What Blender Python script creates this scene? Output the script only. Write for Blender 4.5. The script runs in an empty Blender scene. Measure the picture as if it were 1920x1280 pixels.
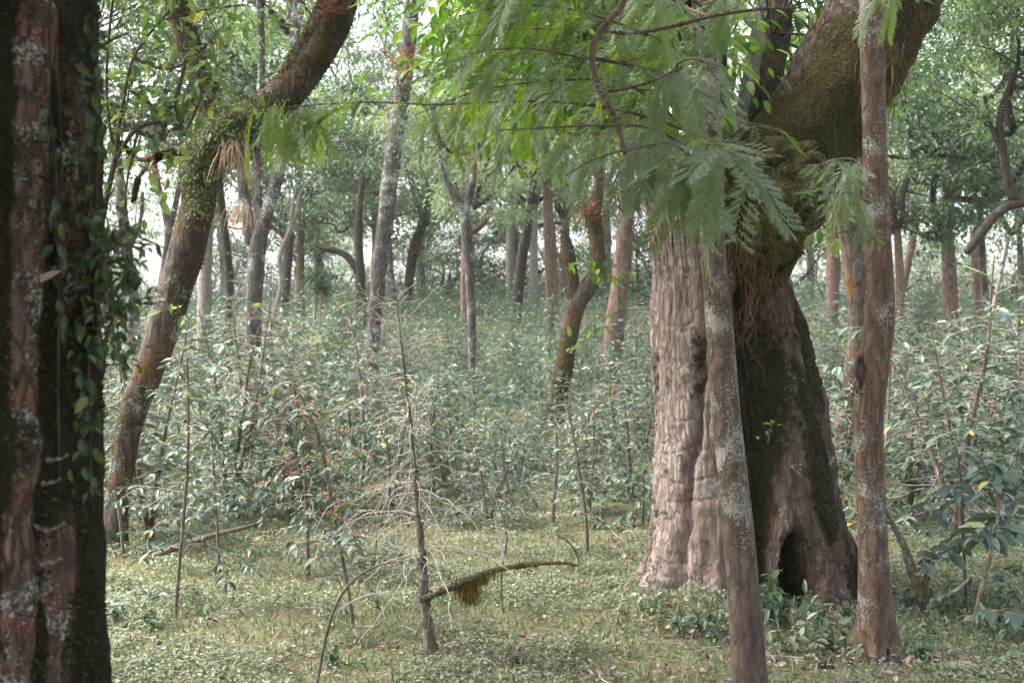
import bpy, math, random
import numpy as np
from mathutils import Vector

# ------------------------------------------------------------------ camera, sky, sun, exposure
scn = bpy.context.scene
COL = scn.collection
F = 2133.0                       # focal length in photograph pixels (1920 wide)
EYE = 1.55
cam_d = bpy.data.cameras.new("camera")
cam_d.sensor_width = 36.0
cam_d.lens = 36.0 * F / 1920.0
cam_d.clip_start = 0.05
cam_d.clip_end = 2000
cam_d.dof.use_dof = True
cam_d.dof.focus_distance = 6.6
cam_d.dof.aperture_fstop = 4.0
cam = bpy.data.objects.new("camera", cam_d)
cam.location = (0, 0, EYE)
cam.rotation_euler = (math.radians(90), 0, 0)
COL.objects.link(cam)
scn.camera = cam

SUN_EL, SUN_AZ = math.radians(52), math.radians(-82)     # azimuth from +Y, towards +X
w = bpy.data.worlds.new("World"); scn.world = w; w.use_nodes = True
nt = w.node_tree
bgn = nt.nodes["Background"]
sky = nt.nodes.new("ShaderNodeTexSky")
sky.sky_type = 'NISHITA'; sky.sun_disc = False
sky.sun_elevation = SUN_EL; sky.sun_rotation = SUN_AZ
sky.air_density = 1.0; sky.dust_density = 6.0; sky.ozone_density = 1.0
hsv = nt.nodes.new("ShaderNodeHueSaturation"); hsv.inputs["Saturation"].default_value = 0.45
nt.links.new(sky.outputs[0], hsv.inputs["Color"])
nt.links.new(hsv.outputs[0], bgn.inputs["Color"])
bgn.inputs["Strength"].default_value = 0.15
sl = bpy.data.lights.new("sun", 'SUN'); sl.energy = 1.2; sl.angle = math.radians(32); sl.color = (1.0, 0.95, 0.88)
so = bpy.data.objects.new("sun", sl); COL.objects.link(so)
sdir = Vector((math.sin(SUN_AZ) * math.cos(SUN_EL), math.cos(SUN_AZ) * math.cos(SUN_EL), math.sin(SUN_EL)))
so.rotation_euler = sdir.to_track_quat('Z', 'Y').to_euler()
so.location = sdir * 30
scn.view_settings.view_transform = 'Standard'
scn.view_settings.look = 'None'
scn.view_settings.exposure = 2.55
scn.view_settings.gamma = 1.0
cy = scn.cycles
cy.max_bounces = 7; cy.diffuse_bounces = 4; cy.glossy_bounces = 2; cy.transmission_bounces = 4
cy.transparent_max_bounces = 8; cy.volume_bounces = 1
cy.caustics_reflective = False; cy.caustics_refractive = False
cy.use_denoising = True
cy.denoising_prefilter = 'NONE'

# ------------------------------------------------------------------ numeric helpers
R = np.random.default_rng(7)

def _hash(ix, iy, iz):
    h = (ix * 374761393 + iy * 668265263 + iz * 1274126177) & 0xFFFFFFFF
    h = ((h ^ (h >> 13)) * 1103515245) & 0xFFFFFFFF
    h = h ^ (h >> 16)
    return (h & 0xFFFF) / 65535.0

def vnoise(P):
    P = np.asarray(P, float)
    i = np.floor(P).astype(np.int64); f = P - i
    f = f * f * (3 - 2 * f)
    out = 0
    for dx in (0, 1):
        wx = f[..., 0] if dx else 1 - f[..., 0]
        for dy in (0, 1):
            wy = f[..., 1] if dy else 1 - f[..., 1]
            for dz in (0, 1):
                wz = f[..., 2] if dz else 1 - f[..., 2]
                out = out + wx * wy * wz * _hash(i[..., 0] + dx, i[..., 1] + dy, i[..., 2] + dz)
    return out * 2 - 1

def fbm(P, oct=4):
    P = np.asarray(P, float); a = 1.0; s = 0; t = 0
    for k in range(oct):
        s = s + a * vnoise(P + 17.3 * k); t += a; a *= 0.5; P = P * 2.03
    return s / t

def sstep(a, b, x):
    t = np.clip((x - a) / (b - a), 0, 1)
    return t * t * (3 - 2 * t)

def gz(x, y):
    """height of the ground: flat near by, then a slope up to a crest, falling away behind it"""
    x = np.asarray(x, float); y = np.asarray(y, float)
    d = y
    up = np.where(d < 10, 0, np.where(d < 46, 0.085 * (d - 10) * sstep(9, 16, d), 3.06))
    crest = 1 + 0.22 * np.exp(-((x - 2) / 9.0) ** 2) * sstep(15, 40, d)
    back = -0.03 * np.clip(d - 52, 0, 400)
    nz = 0.06 * fbm(np.stack([x * 0.6, y * 0.6, x * 0], -1), 3) * sstep(3, 9, np.abs(d) + np.abs(x))
    nz = nz + 0.03 * fbm(np.stack([x * 2.1, y * 2.1, x * 0 + 4], -1), 2)
    mound = 0.10 * np.exp(-(((x - 1.0) / 0.55) ** 2 + ((y - 6.25) / 0.35) ** 2))
    return up * crest + back + nz + mound

def W(px, py, d):
    return np.array([(px - 960) / F * d, d, EYE - (py - 640) / F * d])

def ground_at(px, py):
    """the point of the ground seen at a pixel"""
    d = 4.5
    while d < 60:
        p = W(px, py, d)
        if p[2] <= float(gz(p[0], p[1])): break
        d += 0.02
    p = W(px, py, d); p[2] = float(gz(p[0], p[1]))
    return p

class MB:
    def __init__(s):
        s.v = []; s.f = []; s.n = 0; s.m = []; s.attr = {}; s.smooth = []
    def add(s, v, faces, mat=0, smooth=True, attr=None):
        v = np.asarray(v, float).reshape(-1, 3)
        for f in faces:
            f = np.asarray(f, np.int64)
            if len(f) == 0: continue
            s.f.append(f + s.n); s.m.append(mat); s.smooth.append(smooth)
        k = len(v)
        for name in set(list(s.attr) + list(attr or {})):
            if name not in s.attr: s.attr[name] = [np.zeros(s.n)] if s.n else []
            s.attr[name].append(np.asarray(attr[name]).reshape(-1) if attr and name in attr else np.zeros(k))
        s.v.append(v); s.n += k
    def mesh(s, name, mats, off=(0, 0, 0)):
        me = bpy.data.meshes.new(name)
        V = np.concatenate(s.v) - np.asarray(off)
        me.vertices.add(len(V)); me.vertices.foreach_set("co", V.astype(np.float32).ravel())
        cnt = np.concatenate([np.full(len(f), f.shape[1]) for f in s.f])
        loops = np.concatenate([f.ravel() for f in s.f])
        me.loops.add(len(loops)); me.loops.foreach_set("vertex_index", loops.astype(np.int32))
        me.polygons.add(len(cnt))
        st = np.concatenate([[0], np.cumsum(cnt)[:-1]])
        me.polygons.foreach_set("loop_start", st.astype(np.int32))
        try: me.polygons.foreach_set("loop_total", cnt.astype(np.int32))
        except Exception: pass
        mi = np.concatenate([np.full(len(f), m) for f, m in zip(s.f, s.m)])
        sm = np.concatenate([np.full(len(f), m) for f, m in zip(s.f, s.smooth)])
        for m in mats: me.materials.append(m)
        me.polygons.foreach_set("material_index", mi.astype(np.int32))
        me.polygons.foreach_set("use_smooth", sm.astype(bool))
        for k, a in s.attr.items():
            at = me.attributes.new(k, 'FLOAT', 'POINT')
            at.data.foreach_set("value", np.concatenate(a).astype(np.float32))
        me.update(calc_edges=True)
        return me

def crom(P, n):
    """resample a polyline (rows of any width) smoothly to n rows"""
    P = np.asarray(P, float)
    if len(P) == 2:
        t = np.linspace(0, 1, n)[:, None]; return P[0] * (1 - t) + P[1] * t
    L = np.concatenate([[0], np.cumsum(np.linalg.norm(np.diff(P[:, :3], axis=0), axis=1) + 1e-9)])
    u = np.linspace(0, L[-1], n)
    k = np.clip(np.searchsorted(L, u, side='right') - 1, 0, len(P) - 2)
    t = ((u - L[k]) / (L[k + 1] - L[k]))[:, None]
    h = (L[k + 1] - L[k])[:, None]
    M = np.zeros_like(P)
    for i in range(len(P)):
        a, b = max(i - 1, 0), min(i + 1, len(P) - 1)
        M[i] = (P[b] - P[a]) / (L[b] - L[a])
    return ((2 * t**3 - 3 * t**2 + 1) * P[k] + (t**3 - 2 * t**2 + t) * h * M[k]
            + (-2 * t**3 + 3 * t**2) * P[k + 1] + (t**3 - t**2) * h * M[k + 1])

def frames(C):
    T = np.gradient(C, axis=0); T /= np.linalg.norm(T, axis=1)[:, None] + 1e-12
    N = np.zeros_like(T)
    a = np.array([1.0, 0, 0]) if abs(T[0, 0]) < 0.8 else np.array([0, 1.0, 0])
    n = a - T[0] * a.dot(T[0]); N[0] = n / np.linalg.norm(n)
    for i in range(1, len(T)):
        n = N[i - 1] - T[i] * N[i - 1].dot(T[i]); N[i] = n / (np.linalg.norm(n) + 1e-12)
    return T, N, np.cross(T, N)

FUZZ = {}
def tube(mb, P, nu=8, n=None, mat=0, amp=0.0, freq=3.0, fn=None, moss=None, seed=0, cap=True, groove=0.0):
    """a tapered tube along rows x,y,z,r; amp: bark bumps relative to r; fn(theta,t,pos)->factor"""
    P = np.asarray(P, float)
    n = n or max(3, 3 * len(P))
    Q = crom(P, n); C = Q[:, :3]; r = np.maximum(Q[:, 3], 1e-4)
    T, N, B = frames(C)
    th = np.linspace(0, 2 * np.pi, nu, endpoint=False)
    d = N[:, None] * np.cos(th)[None, :, None] + B[:, None] * np.sin(th)[None, :, None]
    f = np.ones((n, nu))
    if amp:
        S = C[:, None] + d * r[:, None, None]
        f = f + amp * fbm(S * np.array([freq, freq, freq * 0.55]) + seed, 4)
        if groove:
            f = f + groove * fbm(S * np.array([freq * 5, freq * 5, freq * 0.5]) + seed + 9, 3)
    if fn is not None: f = f * fn(th[None, :], np.linspace(0, 1, n)[:, None], C)
    V = C[:, None] + d * (r[:, None] * f)[..., None]
    at = None
    if moss is not None:
        at = {"moss": moss(V, d, np.linspace(0, 1, n)[:, None] + 0 * th[None, :])}
    FUZZ['V'], FUZZ['d'] = V, d
    i = np.arange(n - 1)[:, None]; j = np.arange(nu)[None, :]; j2 = (j + 1) % nu
    q = np.stack([i * nu + j, i * nu + j2, (i + 1) * nu + j2, (i + 1) * nu + j], -1).reshape(-1, 4)
    V = V.reshape(-1, 3); fs = [q]
    if cap:
        e = (n - 1) * nu
        V = np.concatenate([V, C[-1:] + T[-1:] * r[-1] * 0.5])
        fs.append(np.stack([e + np.arange(nu), e + (np.arange(nu) + 1) % nu, np.full(nu, n * nu)], -1))
        if at: at["moss"] = np.concatenate([at["moss"].ravel(), [0]])
    mb.add(V, fs, mat, True, at)
    return Q

# leaf templates: verts (along, across, up), faces
def _leaf_t():
    v = [(0,0,0),(.3,0,0),(.66,0,-.03),(1,0,-.14),(.3,.43,.07),(.66,.38,.03),(.3,-.43,.07),(.66,-.38,.03)]
    return np.array(v), [np.array([[0,1,4],[2,3,5],[0,6,1],[2,7,3]]), np.array([[1,2,5,4],[1,6,7,2]])]
LEAF8 = _leaf_t()
LEAF4 = (np.array([(0,0,0),(.45,.5,.06),(1,0,-.1),(.45,-.5,.06)]), [np.array([[0,2,1],[0,3,2]])])

def unit(a):
    return a / (np.linalg.norm(a, axis=-1, keepdims=True) + 1e-12)

def leaves(mb, P, D, N, L, Wd, tmpl=LEAF8, mat=0, smooth=False, stuff=None):
    P = np.asarray(P, float); k = len(P)
    if k == 0: return
    D = unit(np.asarray(D, float)); N = np.asarray(N, float)
    Y = unit(np.cross(N, D)); Z = np.cross(D, Y)
    L = np.broadcast_to(np.asarray(L, float), (k,))[:, None, None]; Wd = np.broadcast_to(np.asarray(Wd, float), (k,))[:, None, None]
    tv, tf = tmpl
    V = P[:, None] + D[:, None] * tv[None, :, :1] * L + Y[:, None] * tv[None, :, 1:2] * Wd + Z[:, None] * tv[None, :, 2:3] * L
    m = len(tv); o = (np.arange(k) * m)[:, None, None]
    mb.add(V.reshape(-1, 3), [(f[None] + o).reshape(-1, f.shape[1]) for f in tf], mat, smooth)

def rdir(n, rng=None):
    rng = rng or R
    return unit(rng.normal(size=(n, 3)))

def wander(p, d, L, r0, r1, n=6, w=0.25, grav=0.0, rng=None):
    rng = rng or R
    p = np.array(p, float); d = unit(np.array(d, float)); out = [np.r_[p, r0]]
    for i in range(1, n):
        d = unit(d + rng.normal(size=3) * w + np.array([0, 0, -grav]))
        p = p + d * L / (n - 1)
        out.append(np.r_[p, r0 + (r1 - r0) * i / (n - 1)])
    return np.array(out)

# ------------------------------------------------------------------ materials
def new_mat(name):
    m = bpy.data.materials.new(name); m.use_nodes = True
    nt = m.node_tree
    for n in list(nt.nodes):
        if n.type != 'OUTPUT_MATERIAL': nt.nodes.remove(n)
    return m, nt, nt.nodes["Material Output"]

def nd(nt, t, **k):
    n = nt.nodes.new(t)
    for a, b in k.items():
        if a in n.inputs: n.inputs[a].default_value = b
        else: setattr(n, a, b)
    return n

def ramp(nt, fac, stops):
    n = nt.nodes.new("ShaderNodeValToRGB")
    cr = n.color_ramp
    while len(cr.elements) < len(stops): cr.elements.new(0.5)
    for e, (p, c) in zip(cr.elements, stops):
        e.position = p; e.color = (*c, 1) if len(c) == 3 else c
    nt.links.new(fac, n.inputs["Fac"])
    return n.outputs["Color"]

def gray(v): return (v, v, v)

def mixc(nt, fac, a, b):
    n = nt.nodes.new("ShaderNodeMix"); n.data_type = 'RGBA'
    for s, x in ((0, fac), (6, a), (7, b)):
        if isinstance(x, (int, float)): n.inputs[s].default_value = x
        elif isinstance(x, tuple): n.inputs[s].default_value = (*x, 1)
        else: nt.links.new(x, n.inputs[s])
    return n.outputs[2]

def math_(nt, op, a, b=None, clamp=False):
    n = nt.nodes.new("ShaderNodeMath"); n.operation = op; n.use_clamp = clamp
    for i, x in enumerate((a, b)):
        if x is None: continue
        if isinstance(x, (int, float)): n.inputs[i].default_value = x
        else: nt.links.new(x, n.inputs[i])
    return n.outputs[0]

def bark(name, dark, light, lichen=(0.45, 0.47, 0.42), lich=0.5, moss=(0.075, 0.068, 0.018), sc=6.0, bump=0.5, mossmul=1.0, rust=None, lscale=1.0, horiz=False, fiss=0.6, fsc=1.0, umber=None):
    m, nt, out = new_mat(name)
    tc = nt.nodes.new("ShaderNodeTexCoord")
    mp = nd(nt, "ShaderNodeMapping"); mp.inputs["Scale"].default_value = (1, 1, 2.6) if horiz else (1, 1, 0.28)
    nt.links.new(tc.outputs["Object"], mp.inputs[0])
    n1 = nd(nt, "ShaderNodeTexNoise", Scale=sc * 4, Detail=6.0, Roughness=0.65); nt.links.new(mp.outputs[0], n1.inputs["Vector"])
    n2 = nd(nt, "ShaderNodeTexNoise", Scale=sc * 0.5, Detail=4.0); nt.links.new(tc.outputs["Object"], n2.inputs["Vector"])
    mx = math_(nt, 'ADD', math_(nt, 'MULTIPLY', n1.outputs[0], 0.6), math_(nt, 'MULTIPLY', n2.outputs[0], 0.4))
    c = ramp(nt, mx, [(0.34, dark), (0.62, light)])
    if rust:
        n5 = nd(nt, "ShaderNodeTexNoise", Scale=sc * 0.7, Detail=5.0); nt.links.new(tc.outputs["Object"], n5.inputs["Vector"])
        c = mixc(nt, ramp(nt, n5.outputs[0], [(0.5, gray(0)), (0.62, gray(0.8))]), c, rust)
    if umber:
        ao = nd(nt, "ShaderNodeAttribute", attribute_name="umber")
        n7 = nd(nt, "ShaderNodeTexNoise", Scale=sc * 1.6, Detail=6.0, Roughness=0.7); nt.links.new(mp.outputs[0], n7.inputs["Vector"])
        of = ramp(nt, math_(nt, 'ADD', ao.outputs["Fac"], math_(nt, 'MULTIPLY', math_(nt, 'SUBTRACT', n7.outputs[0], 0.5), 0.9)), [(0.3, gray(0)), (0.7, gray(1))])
        c = mixc(nt, of, c, ramp(nt, mx, [(0.34, umber[0]), (0.62, umber[1])]))
    # fissures: dark cracks running along the trunk
    fm = nd(nt, "ShaderNodeVectorMath", operation='ADD')
    fs = nd(nt, "ShaderNodeVectorMath", operation='SCALE'); fs.inputs["Scale"].default_value = 0.35 / sc
    nt.links.new(n1.outputs["Color"], fs.inputs[0]); nt.links.new(mp.outputs[0], fm.inputs[0]); nt.links.new(fs.outputs[0], fm.inputs[1])
    vo = nd(nt, "ShaderNodeTexVoronoi", feature='DISTANCE_TO_EDGE', Scale=sc * 3.2 * fsc); nt.links.new(fm.outputs[0], vo.inputs["Vector"])
    ff = ramp(nt, vo.outputs["Distance"], [(0.02, gray(1)), (0.16, gray(0))])
    fk = math_(nt, 'MULTIPLY', ff, ramp(nt, n2.outputs[0], [(0.35, gray(0.15)), (0.6, gray(1))]))
    c = mixc(nt, math_(nt, 'MULTIPLY', fk, fiss), c, tuple(x * 0.35 for x in dark))
    # lichen: crusty pale spots, gathered in patches
    v = nd(nt, "ShaderNodeTexNoise", Scale=sc * 9 * lscale, Detail=6.0, Roughness=0.7); nt.links.new(tc.outputs["Object"], v.inputs["Vector"])
    n3 = nd(nt, "ShaderNodeTexNoise", Scale=sc * 0.9, Detail=3.0); nt.links.new(tc.outputs["Object"], n3.inputs["Vector"])
    lm = math_(nt, 'ADD', v.outputs[0], math_(nt, 'MULTIPLY', math_(nt, 'SUBTRACT', n3.outputs[0], 0.5), 0.75))
    al = nd(nt, "ShaderNodeAttribute", attribute_name="lichen")
    lm = math_(nt, 'ADD', lm, math_(nt, 'MULTIPLY', al.outputs["Fac"], 0.14))
    lo = 0.735 - 0.17 * lich
    lf = ramp(nt, lm, [(lo, gray(0)), (lo + 0.07, gray(0.8))])
    c = mixc(nt, lf, c, lichen)
    # moss where the mesh carries it, broken up
    at = nd(nt, "ShaderNodeAttribute", attribute_name="moss")
    n4 = nd(nt, "ShaderNodeTexNoise", Scale=sc * 3.2, Detail=6.0, Roughness=0.7); nt.links.new(tc.outputs["Object"], n4.inputs["Vector"])
    mm = math_(nt, 'ADD', math_(nt, 'MULTIPLY', at.outputs["Fac"], mossmul), math_(nt, 'MULTIPLY', math_(nt, 'SUBTRACT', n4.outputs[0], 0.5), 1.1))
    mf = ramp(nt, mm, [(0.42, gray(0)), (0.58, gray(0.95))])
    n6 = nd(nt, "ShaderNodeTexNoise", Scale=sc * 9, Detail=3.0); nt.links.new(tc.outputs["Object"], n6.inputs["Vector"])
    mc = ramp(nt, n6.outputs[0], [(0.3, tuple(x * 0.45 for x in moss)), (0.7, tuple(x * 1.5 for x in moss))])
    c = mixc(nt, mf, c, mc)
    b = nd(nt, "ShaderNodeBsdfPrincipled", Roughness=0.9)
    b.inputs["Specular IOR Level"].default_value = 0.2
    nt.links.new(c, b.inputs["Base Color"])
    hb = math_(nt, 'ADD', n1.outputs[0], math_(nt, 'MULTIPLY', math_(nt, 'MULTIPLY', mf, n6.outputs[0]), 1.2))
    hb = math_(nt, 'ADD', hb, math_(nt, 'MULTIPLY', lf, 0.15))
    hb = math_(nt, 'SUBTRACT', hb, math_(nt, 'MULTIPLY', fk, 0.5))
    bp = nd(nt, "ShaderNodeBump", Strength=bump, Distance=0.025); nt.links.new(hb, bp.inputs["Height"])
    nt.links.new(bp.outputs[0], b.inputs["Normal"])
    nt.links.new(b.outputs[0], out.inputs[0])
    return m

def leafmat(name, stops, rough=0.45, trans=0.35, tint=(1.5, 1.6, 0.7), under=None, spec=0.5, tone=False, vary=False):
    m, nt, out = new_mat(name)
    g = nt.nodes.new("ShaderNodeNewGeometry")
    if tone: rv = nd(nt, "ShaderNodeAttribute", attribute_name="tone").outputs["Fac"]
    else: rv = g.outputs["Random Per Island"]
    c = ramp(nt, rv, stops)
    if vary:
        oi = nt.nodes.new("ShaderNodeObjectInfo")
        vv = ramp(nt, oi.outputs["Random"], [(0, (0.62, 0.66, 0.62)), (0.4, (0.9, 0.95, 0.9)), (0.75, (1.15, 1.12, 1.0)), (1, (1.45, 1.35, 1.1))])
        mv = nt.nodes.new("ShaderNodeMix"); mv.data_type = 'RGBA'; mv.blend_type = 'MULTIPLY'; mv.inputs[0].default_value = 1
        nt.links.new(c, mv.inputs[6]); nt.links.new(vv, mv.inputs[7]); c = mv.outputs[2]
    if under:
        c2 = mixc(nt, g.outputs["Backfacing"], c, under)
    else: c2 = c
    b = nd(nt, "ShaderNodeBsdfPrincipled", Roughness=rough); b.inputs["Specular IOR Level"].default_value = spec
    nt.links.new(c2, b.inputs["Base Color"])
    t = nt.nodes.new("ShaderNodeBsdfTranslucent")
    mu = nt.nodes.new("ShaderNodeMix"); mu.data_type = 'RGBA'; mu.blend_type = 'MULTIPLY'; mu.inputs[0].default_value = 1
    nt.links.new(c, mu.inputs[6]); mu.inputs[7].default_value = (*tint, 1)
    nt.links.new(mu.outputs[2], t.inputs["Color"])
    mx = nd(nt, "ShaderNodeMixShader", Fac=trans)
    nt.links.new(b.outputs[0], mx.inputs[1]); nt.links.new(t.outputs[0], mx.inputs[2])
    nt.links.new(mx.outputs[0], out.inputs[0])
    return m

def plain(name, stops, rough=0.85, sc=12.0, bump=0.3, stretch=(1, 1, 1)):
    m, nt, out = new_mat(name)
    tc = nt.nodes.new("ShaderNodeTexCoord")
    mp = nd(nt, "ShaderNodeMapping"); mp.inputs["Scale"].default_value = stretch
    nt.links.new(tc.outputs["Object"], mp.inputs[0])
    n = nd(nt, "ShaderNodeTexNoise", Scale=sc, Detail=5.0); nt.links.new(mp.outputs[0], n.inputs["Vector"])
    b = nd(nt, "ShaderNodeBsdfPrincipled", Roughness=rough); b.inputs["Specular IOR Level"].default_value = 0.25
    nt.links.new(ramp(nt, n.outputs[0], stops), b.inputs["Base Color"])
    if bump:
        bp = nd(nt, "ShaderNodeBump", Strength=bump, Distance=0.01); nt.links.new(n.outputs[0], bp.inputs["Height"])
        nt.links.new(bp.outputs[0], b.inputs["Normal"])
    nt.links.new(b.outputs[0], out.inputs[0])
    return m

M = {}
M['bark_grey'] = bark('grey_lichen_bark', (0.032, 0.027, 0.025), (0.12, 0.105, 0.097), lichen=(0.42, 0.42, 0.39), lich=0.95)
M['bark_dark'] = bark('dark_bark', (0.02, 0.016, 0.014), (0.07, 0.056, 0.048), lichen=(0.26, 0.27, 0.24), lich=0.3)
M['bark_red'] = bark('peeling_reddish_bark', (0.06, 0.042, 0.034), (0.22, 0.15, 0.12), lichen=(0.32, 0.31, 0.28), lich=0.3, rust=(0.17, 0.10, 0.075))
M['bark_pale'] = bark('pale_bark', (0.15, 0.125, 0.115), (0.30, 0.265, 0.245), lich=0.2)
M['bark_moss'] = bark('mossy_bark', (0.032, 0.025, 0.02), (0.135, 0.105, 0.085), lichen=(0.33, 0.34, 0.31), lich=0.6, moss=(0.062, 0.046, 0.014), rust=(0.12, 0.06, 0.022), bump=0.9)
M['bark_slim'] = bark('spotted_brown_bark', (0.05, 0.034, 0.027), (0.15, 0.108, 0.088), lichen=(0.36, 0.35, 0.31), lich=1.05, sc=8, lscale=1.5, bump=0.9, fiss=0.3)
M['bark_slim2'] = bark('smooth_brown_bark', (0.05, 0.031, 0.022), (0.17, 0.112, 0.083), lichen=(0.34, 0.34, 0.31), lich=0.95, sc=8, lscale=1.4, bump=0.9, fiss=0.35)
M['bark_left'] = bark('old_brown_bark', (0.016, 0.010, 0.008), (0.155, 0.098, 0.075), lichen=(0.36, 0.38, 0.36), lich=0.85, moss=(0.016, 0.0145, 0.0055), sc=10, bump=1.0, rust=(0.14, 0.062, 0.042))
M['bark_giant'] = bark('pinkish_grey_bark', (0.13, 0.095, 0.082), (0.36, 0.285, 0.255), lichen=(0.42, 0.42, 0.39), lich=0.6, moss=(0.032, 0.027, 0.011), sc=6, bump=1.0, rust=(0.19, 0.135, 0.105), umber=((0.020, 0.014, 0.010), (0.15, 0.105, 0.08)), fiss=0.22, fsc=1.3)
M['bark_limb'] = bark('mossy_limb_bark', (0.03, 0.022, 0.018), (0.14, 0.11, 0.09), lichen=(0.34, 0.34, 0.31), lich=0.55, moss=(0.048, 0.041, 0.012), sc=7, bump=1.0, rust=(0.10, 0.05, 0.02))
M['twig'] = plain('grey_twig', [(0.3, (0.26, 0.22, 0.19)), (0.7, (0.52, 0.46, 0.41))], sc=30, bump=0)
M['twig_shrub'] = plain('brown_grey_twig', [(0.3, (0.17, 0.14, 0.115)), (0.7, (0.38, 0.33, 0.285))], sc=30, bump=0)
M['twig_dark'] = plain('dark_twig', [(0.3, (0.05, 0.04, 0.03)), (0.7, (0.13, 0.10, 0.08))], sc=30, bump=0)
M['stem'] = bark('coffee_stem_bark', (0.08, 0.06, 0.04), (0.22, 0.18, 0.14), lich=0.7, sc=12, moss=(0.07, 0.065, 0.02))
M['coffee'] = leafmat('coffee_leaf', [(0, (0.028, 0.052, 0.036)), (0.5, (0.056, 0.094, 0.075)), (0.9, (0.10, 0.142, 0.12)), (0.96, (0.13, 0.17, 0.12)), (0.985, (0.28, 0.24, 0.05))], rough=0.45, trans=0.2, tint=(1.2, 1.4, 0.7), under=(0.11, 0.145, 0.11), spec=0.5, vary=True)
M['coffee_far'] = leafmat('undergrowth_leaf', [(0, (0.034, 0.062, 0.048)), (0.7, (0.075, 0.115, 0.09)), (1, (0.13, 0.17, 0.115))], rough=0.45, trans=0.25, tint=(1.2, 1.4, 0.7), under=(0.11, 0.145, 0.11))
M['crown'] = leafmat('tree_leaf', vary=True, stops=[(0, (0.055, 0.09, 0.058)), (0.6, (0.10, 0.145, 0.092)), (1, (0.17, 0.21, 0.125))], rough=0.40, trans=0.38, tint=(1.25, 1.5, .9))
M['crown_dark'] = leafmat('dark_tree_leaf', [(0, (0.03, 0.055, 0.035)), (0.7, (0.06, 0.095, 0.055)), (1, (0.12, 0.16, 0.07))], rough=0.38, trans=0.3, tint=(1.2, 1.5, .9))
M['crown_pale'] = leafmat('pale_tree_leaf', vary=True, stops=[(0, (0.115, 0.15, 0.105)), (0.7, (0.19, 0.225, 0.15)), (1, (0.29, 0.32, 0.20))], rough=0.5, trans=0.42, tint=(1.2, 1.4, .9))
M['broad'] = leafmat('broad_leaf', [(0, (0.04, 0.09, 0.022)), (0.6, (0.085, 0.16, 0.035)), (0.97, (0.17, 0.24, 0.06)), (1, (0.35, 0.30, 0.03))], rough=0.42, trans=0.45, tint=(1.6, 1.7, 0.6))
M['frond'] = leafmat('frond_leaf', [(0, (0.125, 0.155, 0.125)), (0.28, (0.115, 0.15, 0.105)), (0.5, (0.07, 0.12, 0.035)), (0.85, (0.15, 0.22, 0.05)), (1, (0.22, 0.27, 0.06))], rough=0.42, trans=0.5, under=(0.125, 0.17, 0.09), tint=(1.7, 1.8, 0.5), tone=True)
M['vine'] = leafmat('vine_leaf', [(0, (0.018, 0.035, 0.012)), (0.7, (0.035, 0.06, 0.02)), (0.96, (0.06, 0.085, 0.02)), (1, (0.25, 0.18, 0.02))], rough=0.4, trans=0.3)
M['weed'] = leafmat('ground_weed_leaf', [(0, (0.10, 0.13, 0.075)), (0.6, (0.165, 0.195, 0.12)), (1, (0.25, 0.265, 0.17))], rough=0.5, trans=0.3, tint=(1.2, 1.25, 0.8))
M['weed_dark'] = leafmat('ground_plant_leaf', [(0, (0.035, 0.075, 0.04)), (1, (0.09, 0.14, 0.075))], rough=0.4, trans=0.25)
M['litter'] = leafmat('dead_leaf', [(0, (0.08, 0.055, 0.04)), (0.5, (0.19, 0.135, 0.10)), (1, (0.32, 0.25, 0.20))], rough=0.7, trans=0.1, tint=(1.1, 1, 0.9), spec=0.2)
M['rust_fern'] = leafmat('rusty_fern', [(0, (0.13, 0.055, 0.032)), (1, (0.27, 0.13, 0.085))], rough=0.7, trans=0.25, tint=(1.1, 1, 0.9), spec=0.2)
M['green_epi'] = leafmat('epiphyte_leaf', [(0, (0.035, 0.055, 0.015)), (1, (0.10, 0.12, 0.03))], rough=0.5, trans=0.3)
M['beard'] = leafmat('dry_grass_beard', [(0, (0.20, 0.14, 0.09)), (1, (0.40, 0.30, 0.21))], rough=0.8, trans=0.2, tint=(1, 1, 1), spec=0.1)
M['hang_moss'] = leafmat('hanging_moss', [(0, (0.10, 0.07, 0.012)), (1, (0.25, 0.18, 0.03))], rough=0.8, trans=0.3, tint=(1.2, 1.1, .8), spec=0.1)
M['berry'] = leafmat('coffee_berry', [(0, (0.30, 0.03, 0.015)), (0.4, (0.42, 0.10, 0.02)), (0.75, (0.40, 0.22, 0.03)), (1, (0.10, 0.14, 0.03))], rough=0.3, trans=0.0)
M['flower'] = leafmat('blue_flower', [(0, (0.16, 0.20, 0.55)), (1, (0.25, 0.28, 0.60))], rough=0.6, trans=0.2, tint=(1, 1, 1))
M['stone'] = plain('stone', [(0.3, (0.18, 0.14, 0.13)), (0.7, (0.34, 0.28, 0.27))], sc=9)

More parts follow.
